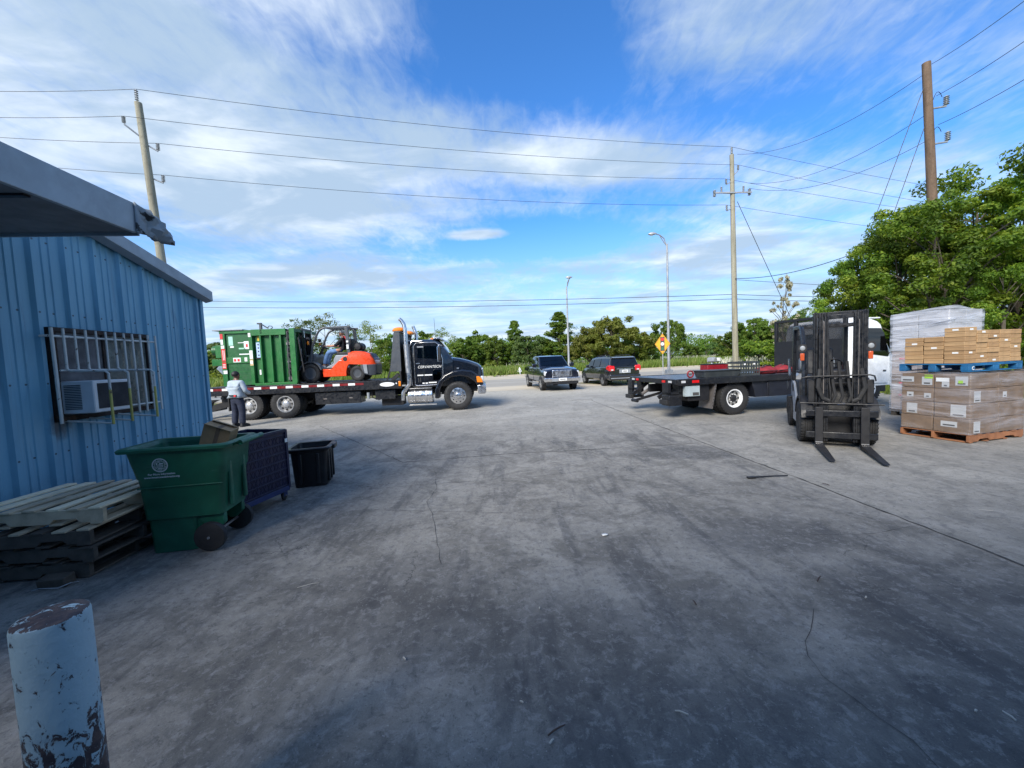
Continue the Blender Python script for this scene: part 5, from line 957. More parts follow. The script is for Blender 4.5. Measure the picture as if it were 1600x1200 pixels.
# ------------------------------------------------------------------ pickup and minivan
def carring(x, w, zb, zm, zt, cr, tp=.90):
    R_ = [(x, -w*.90, zb), (x, -w*.985, zb+.12), (x, -w, zm), (x, -w*.985, zm+(zt-zm)*.55), (x, -w*tp, zt-.015), (x, -w*.45, zt+cr)]
    return R_ + [(a, -c, d) for a, c, d in R_[::-1]]
def arch(t, x, y, r, s, ma):
    q = [(x+r*math.cos(rad(a)), r*math.sin(rad(a))) for a in range(0, 181, 12)]; MB().prism([(px, .36+pz) for px, pz in q], 'y', min(y, y-s*.15), max(y, y-s*.15)).build('wheel_arch', ma, t)
m_bluegrey = mat('dark_blue_car_paint', (.016, .020, .034), .15, .35, var=.06, coat=1.)
PK = thing('pickup_truck', 'dark blue pickup truck facing the camera with a big chrome grille', 'pickup', (2.60, 21.75, 0), rad(-81))
W_ = 1.0
body = MB().loft([carring(*q) for q in ((-4.92, .93, .58, .85, 1.26, .0), (-4.82, .98, .50, .8, 1.30, .0), (-3.0, 1.0, .44, .8, 1.31, .0), (-1.0, 1.0, .42, .8, 1.30, .02), (-.55, 1.0, .42, .8, 1.29, .05), (.1, 1.0, .44, .8, 1.25, .06), (.55, .99, .46, .8, 1.21, .05), (.82, .96, .5, .8, 1.15, .04), (.90, .92, .52, .8, 1.08, .02))]).build('body', m_bluegrey, PK, sharp=28)
gh = [(-.62, .90, 1.28), (-1.42, .74, 1.91), (-1.7, .72, 1.95), (-2.6, .72, 1.945), (-2.95, .74, 1.88), (-3.08, .90, 1.28)]
b = MB(); vs = [(x, -w, z) for x, w, z in gh]+[(x, w, z) for x, w, z in gh]; b.add(vs, [(0,1,2,3,4,5), (11,10,9,8,7,6)]+[(i, 6+i, 6+i+1, i+1) for i in range(5)]); cabp = b.build('cab', m_bluegrey, PK, sharp=20, bevel=.03)
MB().plate([(-.70, .80, 1.335), (-.70, -.80, 1.335), (-1.37, -.68, 1.865), (-1.37, .68, 1.865)][::-1], .012).build('windscreen', m_dglass, cabp)
def sidewin(t, pts, ma=m_dglass):
    for s in (-1, 1):
        v = [(x, s*(.905-.255*(z-1.28)), z) for x, z in pts]; b = MB(); n_ = Vector((0, s*.97, .24))*.012; k = len(v); b.add([Vector(p)+n_ for p in v]+v, [tuple(range(k)), tuple(range(2*k-1, k-1, -1))]+[(i, (i+1) % k, k+(i+1) % k, k+i) for i in range(k)]); b.build('side_window', ma, t)
sidewin(cabp, [(-1.02, 1.36), (-1.85, 1.36), (-1.85, 1.84), (-1.45, 1.84)]); sidewin(cabp, [(-1.95, 1.36), (-2.88, 1.36), (-2.80, 1.82), (-1.95, 1.84)])
gr = MB().box(.88, .95, -.56, .56, .76, 1.14).build('grille', m_chrome, PK, bevel=.03); MB().box(.94, .957, -.46, .46, .81, 1.09).build('grille_insert', m_alu, gr)
for z in (.83, .90, .97, 1.04): MB().box(.955, .97, -.45, .45, z, z+.04).build('grille_bar', m_chrome, gr, bevel=.004)
for s in (-1, 1): MB().box(.955, .966, s*.44-.045, s*.44+.045, .82, 1.08).build('grille_gap', m_dull, gr)
b = MB(); b.lathe([(.10, 0), (.10, .012)], (.97, 0, .98), (1, 0, 0), 20); b.v = [(x, y, .98+(z-.98)*.5) for x, y, z in b.v]; b.build('oval_badge', m_ink, gr)
for s in (-1, 1):
    MB().prism([(.60, .84), (.88, .84), (.90, 1.06), (.62, 1.10)], 'y', min(s*.60, s*.965), max(s*.60, s*.965)).build('headlight', m_lens, PK, bevel=.03); MB().box(.90, .99, s*.74-.12, s*.74+.12, .55, .67).build('fog_lamp', m_lens, PK, bevel=.02)
    MB().box(-1.02, -.82, min(s*1.02, s*1.26), max(s*1.02, s*1.26), 1.28, 1.5).build('mirror', m_bluegrey, PK, bevel=.04); MB().box(-3.0, -.55, min(s*.96, s*1.06), max(s*.96, s*1.06), .34, .40).build('running_board', m_alu, PK, bevel=.01)
    for x in (0, -3.7): arch(PK, x, s*1.006, .46, s, m_dull); wheel(PK, (x, s*.88, .395), .395, .27, .25, s, 'spoke', face=m_alu)
    for x in (-1.8, -2.6): MB().box(x-.10, x+.10, min(s*1.0, s*1.02), max(s*1.0, s*1.02), 1.06, 1.10).build('door_handle', m_chrome, PK)
    MB().box(-1.86, -1.85, min(s*.99, s*1.004), max(s*.99, s*1.004), .5, 1.28).build('door_gap', m_dull, PK)
bp = MB().prism([(.78, .50), (.98, .50), (1.02, .56), (1.02, .72), (.78, .74)], 'y', -.99, .99).build('bumper', m_chrome, PK, bevel=.03); MB().box(.74, .96, -.9, .9, .36, .50).build('lower_bumper', m_dull, PK, bevel=.02); MB().box(1.02, 1.035, -.22, .22, .56, .70).build('number_plate', m_paper, bp); MB().box(1.035, 1.038, -.15, .15, .61, .65).build('plate_print', m_ink, bp); MB().box(.98, 1.026, -.6, -.28, .53, .69).build('bumper_inset', m_lgrey, bp)
MB().box(-4.85, -3.12, -.82, .82, 1.305, 1.32).build('bed_cover', m_dull, PK, bevel=.01); MB().box(-1.0, -2.2, -.3, .3, .9, 1.5).build('seat_row', m_seat, PK)
m_vanp = mat('dark_grey_car_paint', (.020, .021, .023), .17, .35, var=.06, coat=1.)
VN = thing('minivan', 'dark grey minivan seen from behind with red tail lights', 'minivan', (6.42, 23.35, 0), rad(100))
MB().loft([carring(*q) for q in ((-1.02, .86, .44, .7, 1.10, 0, .95), (-.94, .95, .36, .7, 1.12, 0, .96), (0, .98, .32, .7, 1.12, 0, .96), (2.4, .98, .30, .7, 1.06, 0, .95), (3.1, .96, .3, .65, 1.02, .06), (3.7, .90, .34, .6, .88, .05), (3.95, .80, .40, .6, .75, .02))]).build('body', m_vanp, VN, sharp=28)
gh = [(3.1, .86, 1.0), (2.05, .74, 1.64), (1.6, .72, 1.71), (.3, .72, 1.76), (-.66, .72, 1.73), (-.80, .76, 1.64), (-1.0, .93, 1.08)]
b = MB(); k = len(gh); vs = [(x, -w, z) for x, w, z in gh]+[(x, w, z) for x, w, z in gh]; b.add(vs, [tuple(range(k))[::-1], tuple(range(k, 2*k))]+[(i, i+1, k+i+1, k+i) for i in range(k-1)]); vc = b.build('cabin', m_vanp, VN, sharp=20, bevel=.03)
MB().plate([(-.835, -.71, 1.60), (-.835, .71, 1.60), (-.985, .83, 1.16), (-.985, -.83, 1.16)], .012).build('rear_window', m_dglass, vc)
def vwin(pts):
    for s in (-1, 1):
        v = [(x, s*(.945-.335*(z-1.05)), z) for x, z in pts]; n_ = Vector((0, s*.95, .3))*.012; k = len(v); MB().add([Vector(p)+n_ for p in v]+v, [tuple(range(k)), tuple(range(2*k-1, k-1, -1))]+[(i, (i+1) % k, k+(i+1) % k, k+i) for i in range(k)]).build('side_window', m_dglass, vc)
vwin([(-.78, 1.16), (.42, 1.15), (.42, 1.63), (-.64, 1.62)]); vwin([(.52, 1.15), (1.5, 1.13), (1.5, 1.60), (.52, 1.63)]); vwin([(1.6, 1.12), (2.6, 1.10), (2.1, 1.52), (1.6, 1.58)])
for s in (-1, 1):
    MB().prism([(-.60, 1.02), (-1.04, .90), (-1.06, 1.14), (-.93, 1.24), (-.66, 1.16)], 'y', min(s*.64, s*.995), max(s*.64, s*.995)).build('tail_light', m_redl, VN, bevel=.02); MB().box(-1.07, -1.05, s*.80-.07, s*.80+.07, .93, 1.0).build('reversing_lamp', m_lens, VN)
    for x in (0, 3.03): arch(VN, x, s*.985, .40, s, m_dull); wheel(VN, (x, s*.87, .335), .335, .22, .22, s, 'spoke', face=m_chrome)
    MB().tube([(-.4, s*.62, 1.76), (-.35, s*.62, 1.82), (1.5, s*.62, 1.80), (1.6, s*.62, 1.74)], .02, 6).build('roof_rail', m_dull, VN); MB().box(2.0, 2.18, min(s*.98, s*1.16), max(s*.98, s*1.16), 1.08, 1.26).build('mirror', m_vanp, VN, bevel=.03)
MB().prism([(-.92, .34), (-1.08, .38), (-1.12, .66), (-.98, .70), (-.80, .70)], 'y', -.955, .955).build('bumper', m_vanp, VN, bevel=.04); MB().box(-1.10, -1.03, -.9, .9, .46, .50).build('bumper_strip', m_lgrey, VN); MB().box(-1.055, -1.03, -.52, .52, 1.0, 1.035).build('chrome_strip', m_chrome, VN, bevel=.006)
MB().box(-1.05, -1.03, -.17, .17, .80, .95).build('number_plate', m_paper, VN); MB().box(-1.053, -1.05, -.12, .12, .85, .90).build('plate_print', m_ink, VN); MB().box(-1.04, -1.025, -.35, .35, .77, .98).build('plate_recess', m_lgrey, VN); MB().prism([(-.64, 1.73), (-.94, 1.66), (-.92, 1.63), (-.64, 1.70)], 'y', -.70, .70).build('spoiler', m_vanp, vc, bevel=.008)
# ------------------------------------------------------------------ green wheeled bin, blue cart, black tote
def rrect(x0, x1, y0, y1, z, r, n=5):
    P = []
    for cx, cy, a0 in ((x1-r, y1-r, 0), (x0+r, y1-r, 90), (x0+r, y0+r, 180), (x1-r, y0+r, 270)):
        for i in range(n+1): a = rad(a0+90*i/n); P.append((cx+r*math.cos(a), cy+r*math.sin(a), z))
    return P
tb_ = NT('green_bin_plastic'); tb_.set(col=tb_.mix(tb_.mr(tb_.noise(2.5, 7, .6, .4), .35, .7), (.006, .078, .044), (.012, .122, .070)), rough=tb_.mr(tb_.noise(9, 6, .7), .3, .7, .35, .6)); tb_.set(col=tb_.mix(tb_.mr(tb_.noise(7, 8, .7, .6, st=(.5, .5, 3), rot=(.3, .6, 0), off=(3, 3, 3)), .60, .70, 0, .35), tb_.b.inputs['Base Color'].links[0].from_socket, (.06, .16, .12))); tb_.bump(tb_.noise(90, 3, .6), .08, .004); m_bin = tb_.ma
BN = thing('wheeled_bin', 'large open green wheeled bin with a pale round seal beside the pallets', 'bin', (-3.30, 3.92, 0), rad(9.5))
b = MB(); b.loft([rrect(-.33, .08, -.20, .20, 0, .05), rrect(-.345, .10, -.21, .21, .34, .05), rrect(-.35, .34, -.235, .235, .345, .05), rrect(-.375, .375, -.255, .255, .74, .06), rrect(-.385, .385, -.262, .262, .755, .06), rrect(-.44, .41, -.275, .275, 1.0, .06), rrect(-.455, .42, -.285, .285, 1.03, .06), rrect(-.43, .395, -.258, .258, 1.03, .05), rrect(-.36, .35, -.23, .23, .72, .05), rrect(-.30, .10, -.17, .17, .06, .04)])
body = b.build('body', m_bin, BN, sharp=40)
b = MB(); b.loft([rrect(-.47, .44, -.295, .295, 1.015, .06), rrect(-.50, .47, -.32, .32, 1.02, .07), rrect(-.505, .475, -.325, .325, 1.045, .07), rrect(-.49, .46, -.31, .31, 1.06, .07), rrect(-.44, .41, -.265, .265, 1.058, .06), rrect(-.425, .39, -.255, .255, 1.02, .05)], caps=False); b.build('rim', m_bin, BN, sharp=50)
b = MB(); b.tube([(.46, -.20, 1.03), (.54, -.22, 1.045), (.54, .22, 1.045), (.46, .20, 1.03)], .018, 10); b.build('handle', m_bin, BN)
for y in (-.13, .13): MB().box(.36, .395, y-.025, y+.025, .40, .98).build('rib', m_bin, BN, bevel=.012)
MB().box(-.36, .37, -.268, -.25, .66, .672).build('waist_line', m_bin, BN, bevel=.004)
for y in (-.17, .17): MB().prism([(.10, .34), (.33, .34), (.33, .24), (.26, .17), (.20, .17), (.10, .30)], 'y', y-.03, y+.03).build('axle_bracket', m_bin, BN, bevel=.01)
MB().cyl((.23, -.28, .14), (.23, .28, .14), .014, n=10).build('axle', m_steel, BN)
for s in (-1, 1):
    w = MB().lathe([(.02, -.035), (.10, -.035), (.115, -.03), (.136, -.028), (.141, -.018), (.141, .018), (.136, .028), (.115, .03), (.10, .035), (.02, .035)], (0, 0, 0), (0, 1, 0), 32).build('wheel', m_rub, BN, loc=(.23, s*.262, .141)); MB().cyl((0, s*.03, 0), (0, s*.044, 0), .014, n=10).build('hub_cap', m_chrome, w)
m_print = mat('pale_print', (.36, .43, .45), .6, var=.1)
FA = math.atan2(.275-.262, 1.0-.755)   # the face leans outwards
def on_face(o_): return o_
b = MB(); ox, oz = -.145, .885
def facey(z): return -(.262+(z-.755)*.053)-.0035
def facep(x, z): return (ox+x, facey(oz+z), oz+z)
def ringflat(r0, r1, n=40, a0=0, a1=360, dy=0):
    for i in range(n):
        a, c = rad(a0+(a1-a0)*i/n), rad(a0+(a1-a0)*(i+1)/n); q = [facep(r*math.cos(t), r*math.sin(t)) for r, t in ((r0, a), (r1, a), (r1, c), (r0, c))]; b.add([(x, y-dy, z) for x, y, z in q], [(0, 1, 2, 3)])
ringflat(.058, .068); ringflat(.040, .044)
for i in range(30):
    a = 12*i
    if i % 5 != 4: ringflat(.0475, .0545, 1, a+2, a+9)
for pts in ([(-.03, -.008), (.03, -.006), (.03, .0), (-.03, -.002)], [(-.03, -.02), (.028, -.019), (.028, -.013), (-.03, -.014)], [(-.012, .006), (.03, .008), (.024, .022), (-.002, .020)], [(-.032, .004), (-.020, .004), (-.018, .026), (-.028, .022)], [(-.02, .028), (.012, .028), (0, .036), (-.012, .036)], [(-.016, -.034), (.018, -.034), (.022, -.026), (-.020, -.026)]):
    b.add([facep(*p) for p in pts], [(0, 1, 2, 3)])
b.build('seal', m_print, BN, fix=False)
for tx, sz, z in (('For More Information', .026, -.087), ('www.houstonsolidwaste.org', .026, -.116)): text('lettering', tx, sz, m_print, BN, facep(.005, z), (math.pi/2-.05, 0, 0), ext=.0006, bold=.0006)
m_card = mat('cardboard', (.36, .235, .125), .85, var=.1, scale=7, dirt=(.22, .14, .08), da=.35); m_card2 = mat('grey_brown_cardboard', (.18, .122, .080), .85, var=.14, scale=7, dirt=(.10, .08, .06), da=.5)
t = thing('cardboard_box', 'flattened brown cardboard box sticking up out of the green bin', 'box', (-3.15, 4.08, 1.06), (rad(8), rad(22), rad(9))); t.scale = (.78, .78, .84)
MB().box(-.18, .16, -.10, .10, -.18, .155).build('carton', m_card, t, bevel=.006); MB().plate([(-.18, -.10, .157), (.16, -.10, .157), (.20, -.17, .19), (-.16, -.17, .19)], .004).build('flap', m_card, t); MB().box(-.02, .03, -.104, .104, -.1, .158).build('tape', m_card2, t); MB().plate([(-.17, .10, .158), (.15, .10, .158), (.14, .02, .185), (-.16, .02, .18)], .004).build('flap', m_card, t)
m_nav = mat('navy_plastic', (.008, .010, .040), .45, var=.15, dirt=(.03, .03, .06), da=.2); m_nav2 = mat('navy_steel_base', (.014, .026, .095), .45, var=.15, dirt=(.03, .03, .05), da=.4)
CT = thing('wheeled_cart', 'dark navy box cart on castors between the green bin and the black tote', 'cart', (-3.44, 4.80, 0), rad(-11))
sh = MB()
sh.loft([rrect(-.30, .30, -.38, .38, .185, .02), rrect(-.30, .30, -.38, .38, .95, .02), rrect(-.275, .275, -.355, .355, .95, .02), rrect(-.275, .275, -.355, .355, .21, .02)]); shell = sh.build('shell', m_nav, CT, sharp=30)
for i in range(7): z = .20+i*.112; MB().box(.298, .312, -.365, .365, z, z+.012).build('ridge', m_nav, shell, bevel=.003); MB().box(-.29, .29, -.394, -.378, z, z+.012).build('ridge', m_nav, shell, bevel=.003)
for i in range(6):
    for j in range(6):
        y = -.33+i*.118; z = .225+j*.112; bb = MB()
        for k in range(2):
            bb.beam((.302, y+.01+k*.05, z), (.302, y+.05+k*.05, z+.08), .006, .008); bb.beam((.302, y+.05+k*.05, z), (.302, y+.01+k*.05, z+.08), .006, .008)
        if (i*6+j) % 1 == 0: bb.build('lattice', m_nav, shell)
MB().loft([rrect(-.312, .312, -.392, .392, .915, .02), rrect(-.318, .318, -.398, .398, .93, .02), rrect(-.312, .312, -.392, .392, .958, .02), rrect(-.27, .27, -.35, .35, .958, .02), rrect(-.27, .27, -.35, .35, .92, .02)], caps=False).build('rim', m_nav, CT)
for x, y in ((.30, -.38), (.30, .38), (-.30, -.38), (-.30, .38)): MB().box(x-.018, x+.018, y-.018, y+.018, .16, .95).build('corner_post', m_nav, CT, bevel=.004)
MB().box(.29, .315, -.38, .38, .125, .19).build('base_rail', m_nav2, CT, bevel=.005); MB().box(-.30, .29, -.38, -.355, .13, .19).build('base_rail', m_nav2, CT, bevel=.005); MB().box(-.3, .29, -.35, .37, .17, .186).build('base_plate', m_nav2, CT)
MB().box(.316, .320, .345, .39, .78, .83).build('sticker', m_paper, CT)
for x in (-.24, .26):
    for y in (-.33, .33):
        c = MB().cyl((x, y, .065), (x+.0, y, .065), .001).lathe([(.012, -.016), (.055, -.016), (.062, -.012), (.066, -.006), (.066, .006), (.062, .012), (.055, .016), (.012, .016)], (0, 0, 0), (1, 0, 0), 24) if False else MB().lathe([(.012, -.016), (.055, -.016), (.064, -.010), (.066, 0), (.064, .010), (.055, .016), (.012, .016)], (0, 0, 0), (1, .35, 0), 24)
        cw_ = c.build('castor', m_rub, CT, loc=(x, y, .066)); MB().box(-.028, -.020, -.03, .03, -.01, .075).box(.020, .028, -.03, .03, -.01, .075).box(-.028, .028, -.04, .04, .068, .078).build('fork_bracket', m_nav2, cw_, bevel=.002); MB().cyl((.017, 0, 0), (.032, 0, 0), .012, n=8).build('axle_bolt', m_steel, cw_)
TO = thing('storage_tote', 'black plastic storage tote standing open beyond the navy cart', 'tote', (-3.10, 5.83, 0), rad(14)); m_tote = mat('black_plastic', (.010, .010, .011), .42, var=.1, dirt=DUST, da=.12)
b = MB(); b.loft([rrect(-.22, .22, -.22, .22, 0, .05), rrect(-.25, .25, -.25, .25, .52, .05), rrect(-.27, .27, -.27, .27, .525, .05), rrect(-.275, .275, -.275, .275, .56, .05), rrect(-.25, .25, -.25, .25, .562, .05), rrect(-.235, .235, -.235, .235, .5, .05), rrect(-.205, .205, -.205, .205, .02, .05)]); b.build('tote_body', m_tote, TO, sharp=40)
MB().loft([rrect(-.30, .30, -.30, .30, .555, .06), rrect(-.305, .305, -.305, .305, .575, .06), rrect(-.29, .29, -.29, .29, .588, .06), rrect(-.245, .245, -.245, .245, .585, .05), rrect(-.24, .24, -.24, .24, .55, .05)], caps=False).build('rim', m_tote, TO)
for y in (-.15, 0, .15): MB().box(.225, .262, y-.025, y+.025, .05, .50).build('rib', m_tote, TO, bevel=.01)
for x in (-.12, .12): MB().box(x-.025, x+.025, -.262, -.225, .05, .50).build('rib', m_tote, TO, bevel=.01)
MB().box(.29, .335, -.10, .10, .52, .585).build('handle', m_tote, TO, bevel=.01); MB().box(.16, .18, -.235, -.215, .03, .05).build('foot', m_tote, TO)

# ------------------------------------------------------------------ pallets
def wood(name, col, dirt, da): return mat(name, col, .88, var=.22, scale=5, st=(1, .35, 1), dirt=dirt, da=da, bump=.35, bs=45)
m_wl = wood('bleached_wood', (.78, .66, .45), (.52, .43, .29), .4); m_wm = wood('weathered_wood', (.50, .41, .28), (.2, .16, .11), .5); m_wd = wood('old_dark_wood', (.085, .070, .055), (.03, .027, .024), .7); m_wr = wood('reddish_wood', (.26, .11, .05), (.15, .07, .04), .5)
m_pb = mat('blue_pallet_paint', (.010, .115, .27), .65, var=.2, dirt=(.06, .08, .1), da=.4)
def stringer_pallet(name, label, loc, rot, ma, ma2, L=1.2, D=1.0, nb=7, sd=1, group=None, H=.145, tilt=(0, 0)):
    t = thing(name, label, 'pallet', loc, (tilt[0], tilt[1], rot), group); r = random.Random(sd); th = .018
    for i in range(nb):
        w = r.uniform(.085, .11); x = -L/2+.055+(L-.11)*i/(nb-1); j = r.uniform(-.015, .03)
        MB().box(x-w/2, x+w/2, -D/2-j*.6, D/2+r.uniform(-.02, .03), H-th, H).build('deck_board', ma if r.random() < .8 else ma2, t, bevel=.003, rot=(r.uniform(-.006, .006), r.uniform(-.008, .008), r.uniform(-.012, .012)))
    for y in (-D/2+.02, 0, D/2-.02):
        MB().prism([(-L/2, th), (-L/2, H-th), (L/2, H-th), (L/2, th), (L*.34, th), (L*.31, .055), (L*.16, .055), (L*.13, th), (-L*.13, th), (-L*.16, .055), (-L*.31, .055), (-L*.34, th)], 'y', y-.019, y+.019).build('stringer', ma2, t, bevel=.002)
    for x in (-L/2+.06, -L*.17, L*.17, L/2-.06): w = r.uniform(.04, .055); MB().box(x-w, x+w, -D/2, D/2, 0, th).build('bottom_board', ma2, t, bevel=.003)
    return t
GP = 'wooden pallets stacked by the blue wall'
stringer_pallet('pallet', 'bottom dark wooden pallet of the stack against the blue wall', (-4.36, 3.70, .0), rad(3), m_wd, m_wd, 1.14, .92, 6, 1, GP)
stringer_pallet('pallet', 'second dark wooden pallet from the ground in the stack by the blue wall', (-4.28, 3.71, .15), rad(1), m_wd, m_wd, 1.18, .96, 6, 2, GP)
stringer_pallet('pallet', 'second pallet from the top with pale board ends jutting out of the stack', (-4.32, 3.69, .302), rad(5), m_wm, m_wd, 1.16, 1.0, 7, 3, GP, tilt=(rad(.5), rad(-.5)))
stringer_pallet('pallet', 'topmost bleached wooden pallet of the stack against the blue wall', (-4.27, 3.72, .463), rad(7), m_wl, m_wm, 1.14, .96, 7, 4, GP, tilt=(rad(-1.2), rad(1.0)), H=.15)
t = thing('wood_block', 'short rotten wooden block lying under the front of the pallet stack', 'wood block', (-3.93, 3.17, 0), rad(8)); MB().box(-.11, .10, -.05, .05, 0, .085).build('timber', m_wd, t, bevel=.01, rot=(rad(8), 0, 0)); MB().tube([(-.12, -.08, .01), (-.05, -.1, .03), (.08, -.09, .015), (.14, -.05, .03), (.15, .0, .01)], .004, 5).build('wire_loop', m_galv, t)

# ------------------------------------------------------------------ film wrapped loads on the right
def film(name, lo, hi, tint):
    t = NT(name); a = t.noise(1.5, 4, .5, 1.2, st=(.5, .5, 2.6), rot=(.35, .45, .2)); c = t.noise(3.2, 5, .55, 1.0, st=(.3, .3, 3.2), rot=(-.4, -.3, .1), off=(4, 4, 1))
    n = t.math('ADD', t.math('MULTIPLY', a, .6), t.math('MULTIPLY', c, .4)); fac = t.mr(n, .40, .64, lo, hi)
    tp = t.n('ShaderNodeBsdfTransparent'); tp.inputs[0].default_value = (.93, .94, .96, 1); t.set(col=tint, rough=.16, spec=.7); t.bump(n, 1.0, .09)
    mx = t.n('ShaderNodeMixShader'); t.L.new(fac, mx.inputs[0]); t.L.new(tp.outputs[0], mx.inputs[1]); t.L.new(t.b.outputs[0], mx.inputs[2]); t.L.new(mx.outputs[0], t.out.inputs[0]); return t.ma
m_film = film('clear_stretch_film', .02, .30, (.60, .59, .64)); m_film2 = film('milky_stretch_film', .18, .72, (.56, .58, .63))
def wrapshell(L, D, z0, z1, sd, jit=.012):
    r = random.Random(sd); b = MB(); nz = 22; rings = []
    for i in range(nz+1):
        z = z0+(z1-z0)*i/nz; e = .012; R_ = []
        base = rrect(-e, L+e, -e, D+e, z, .03, 2)
        k = len(base)
        for q in range(k):
            a = Vector(base[q]); c = Vector(base[(q+1) % k]); m_ = max(1, int((c-a).length/.09))
            for j in range(m_): p = a.lerp(c, j/m_); s = math.sin(p.x*9+z*7+sd)*math.cos(p.y*8-z*5)*jit*.6; R_.append((p.x+(p.x-L/2)*s+r.uniform(-1, 1)*jit*.22, p.y+(p.y-D/2)*s+r.uniform(-1, 1)*jit*.22, z))
        rings.append(R_)
    b.loft(rings); return b
LP = Vector((7.86, 6.55, 0)); LA = rad(13.5); LM = Matrix.Translation(LP) @ Matrix.Rotation(LA, 4, 'Z')
def at_load(x, y, z=0): return tuple(LM @ Vector((x, y, z)))
LL, LD = 1.42, .98
t = stringer_pallet('pallet', 'reddish wooden pallet on the ground under the film wrapped cartons', at_load(LL/2, LD/2), LA, m_wr, m_wr, LL, LD, 7, 9)
def block_pallet(t, L, D, ma):
    for i in range(7): x = (L-.10)*i/6+.05; MB().box(x-.048, x+.048, 0, D, .122, .142).build('deck_board', ma, t, bevel=.003)
    for y in (.05, D/2, D-.05): MB().box(0, L, y-.05, y+.05, .102, .120).build('cross_board', ma, t, bevel=.003)
    for x in (.08, L/2, L-.08):
        for y in (.055, D/2, D-.055): MB().box(x-.08, x+.08, y-.055, y+.055, .018, .100).build('block', ma, t, bevel=.006)
    for y in (.05, D/2, D-.05): MB().box(0, L, y-.05, y+.05, 0, .016).build('bottom_board', ma, t, bevel=.003)
gc = 'large cartons under the film on the reddish pallet'
m_stk = mat('address_label', (.46, .47, .47), .55, var=.05)
rr_ = random.Random(8); LV = ('bottom', 'second', 'third', 'top'); h = (1.20-.15)/4; pos = {(0, 0): 'near corner', (0, 1): 'left rear', (1, 0): 'right front', (1, 1): 'hidden rear'}
stk = {(0, 0, 0, 'l'): [(.12, .34, .10, .20)], (0, 0, 0, 'r'): [(.09, .25, .02, .22)], (2, 0, 0, 'r'): [(.10, .26, .03, .22)], (1, 0, 0, 'l'): [(.24, .44, .03, .24)], (1, 0, 1, 'l'): [(.10, .26, .03, .22), (.46, .62, .03, .22)][:1], (2, 0, 1, 'l'): [(.10, .20, .08, .17), (.36, .46, .07, .16)], (3, 0, 1, 'l'): [(.32, .47, .05, .20), (.0, .20, .10, .20)], (3, 0, 0, 'l'): [(.30, .46, .06, .22), (.12, .22, .02, .14)], (2, 1, 0, 'r'): [(.12, .22, .08, .18)]}
for k in range(4):
    z = .150+k*h
    for i in range(2):
        for j in range(2):
            if (i, j) == (1, 1) and k < 3: continue
            x0 = i*LL/2+rr_.uniform(.003, .012); y0 = j*LD/2+rr_.uniform(.003, .010); t = thing('carton', f'{LV[k]} layer brown carton under clear film, {pos[(i, j)]} of the load', 'carton', at_load(0, 0, z), LA, gc)
            s = .012 if k < 2 else 0.
            MB().box(x0, x0+LL/2-.016, y0-s*(1 if j == 0 else -0), y0+LD/2-.014, .0, h-.006).build('carton_box', m_card2, t, bevel=.008)
            MB().box(x0+.01, x0+LL/2-.026, y0+LD/4-.03, y0+LD/4+.03, h-.0055, h-.004).build('packing_tape', m_card, t)
            for (a, c, za, zb) in stk.get((k, i, j, 'l'), []):
                if i == 0: MB().box(x0-.004, x0+.002, y0+LD/2-c, y0+LD/2-a, za, zb).build('address_label', m_stk, t); MB().box(x0-.006, x0-.003, y0+LD/2-c+.03, y0+LD/2-a-.03, za+.02, za+.045).build('label_print', m_ink, t)
            for (a, c, za, zb) in stk.get((k, i, j, 'r'), []):
                if j == 0: MB().box(x0+a, x0+c, y0-s-.004, y0-s+.002, za, zb).build('address_label', m_stk, t); MB().box(x0+a+.02, x0+c-.03, y0-s-.006, y0-s-.003, za+.02, za+.04).build('label_print', m_ink, t)
            if k == 3 and i == 0:
                for a, c, za, zb in (((.36, .48, .17, .205), (.36, .48, .225, .24)) if j == 1 else ((.34, .40, .10, .15), (.04, .22, .12, .19))): MB().box(x0-.008, x0-.005, y0+LD/2-c, y0+LD/2-a, za, zb).build('lime_label', m_lime if not (j == 0 and a == .04) else m_paper, t)
t = thing('stretch_film', 'clear film wrapped round the large cartons under the blue pallet', 'film', at_load(0, 0), LA); wrapshell(LL, LD, .145, 1.225, 3).build('film_wrap', m_film, t, sharp=70)
BP = thing('pallet', 'blue painted block pallet carrying the small flat cartons', 'pallet', at_load(.0, .03, 1.236), LA+rad(.8)); block_pallet(BP, 1.44, .98, m_pb)
text('pallet_mark', 'C', .085, m_paper, BP, (.10, -.0025, .06), (math.pi/2, 0, 0), bold=.002)
m_cl = mat('fresh_cardboard', (.42, .265, .13), .82, var=.10, scale=7, dirt=(.30, .18, .09), da=.3); m_cl2 = mat('fresh_cardboard_dark', (.36, .22, .105), .82, var=.10, scale=7, dirt=(.25, .15, .08), da=.3)
cols = {(0, 0): 8, (1, 0): 7, (2, 0): 7, (3, 0): 7, (4, 0): 7, (0, 1): 6, (0, 2): 6, (1, 1): 6, (2, 1): 6, (3, 1): 6, (1, 2): 5, (2, 2): 5, (3, 2): 5}
cn = {(0, 0): 'the tallest column', (1, 0): 'the column just right of the tallest one', (2, 0): 'the second column right of the tallest', (3, 0): 'the third column right of the tallest', (4, 0): 'the rightmost front column', (0, 1): 'the middle column of the left side', (0, 2): 'the farthest column of the left side'}
ordn = ('bottom', 'second', 'third', 'fourth', 'fifth', 'sixth', 'seventh', 'eighth')
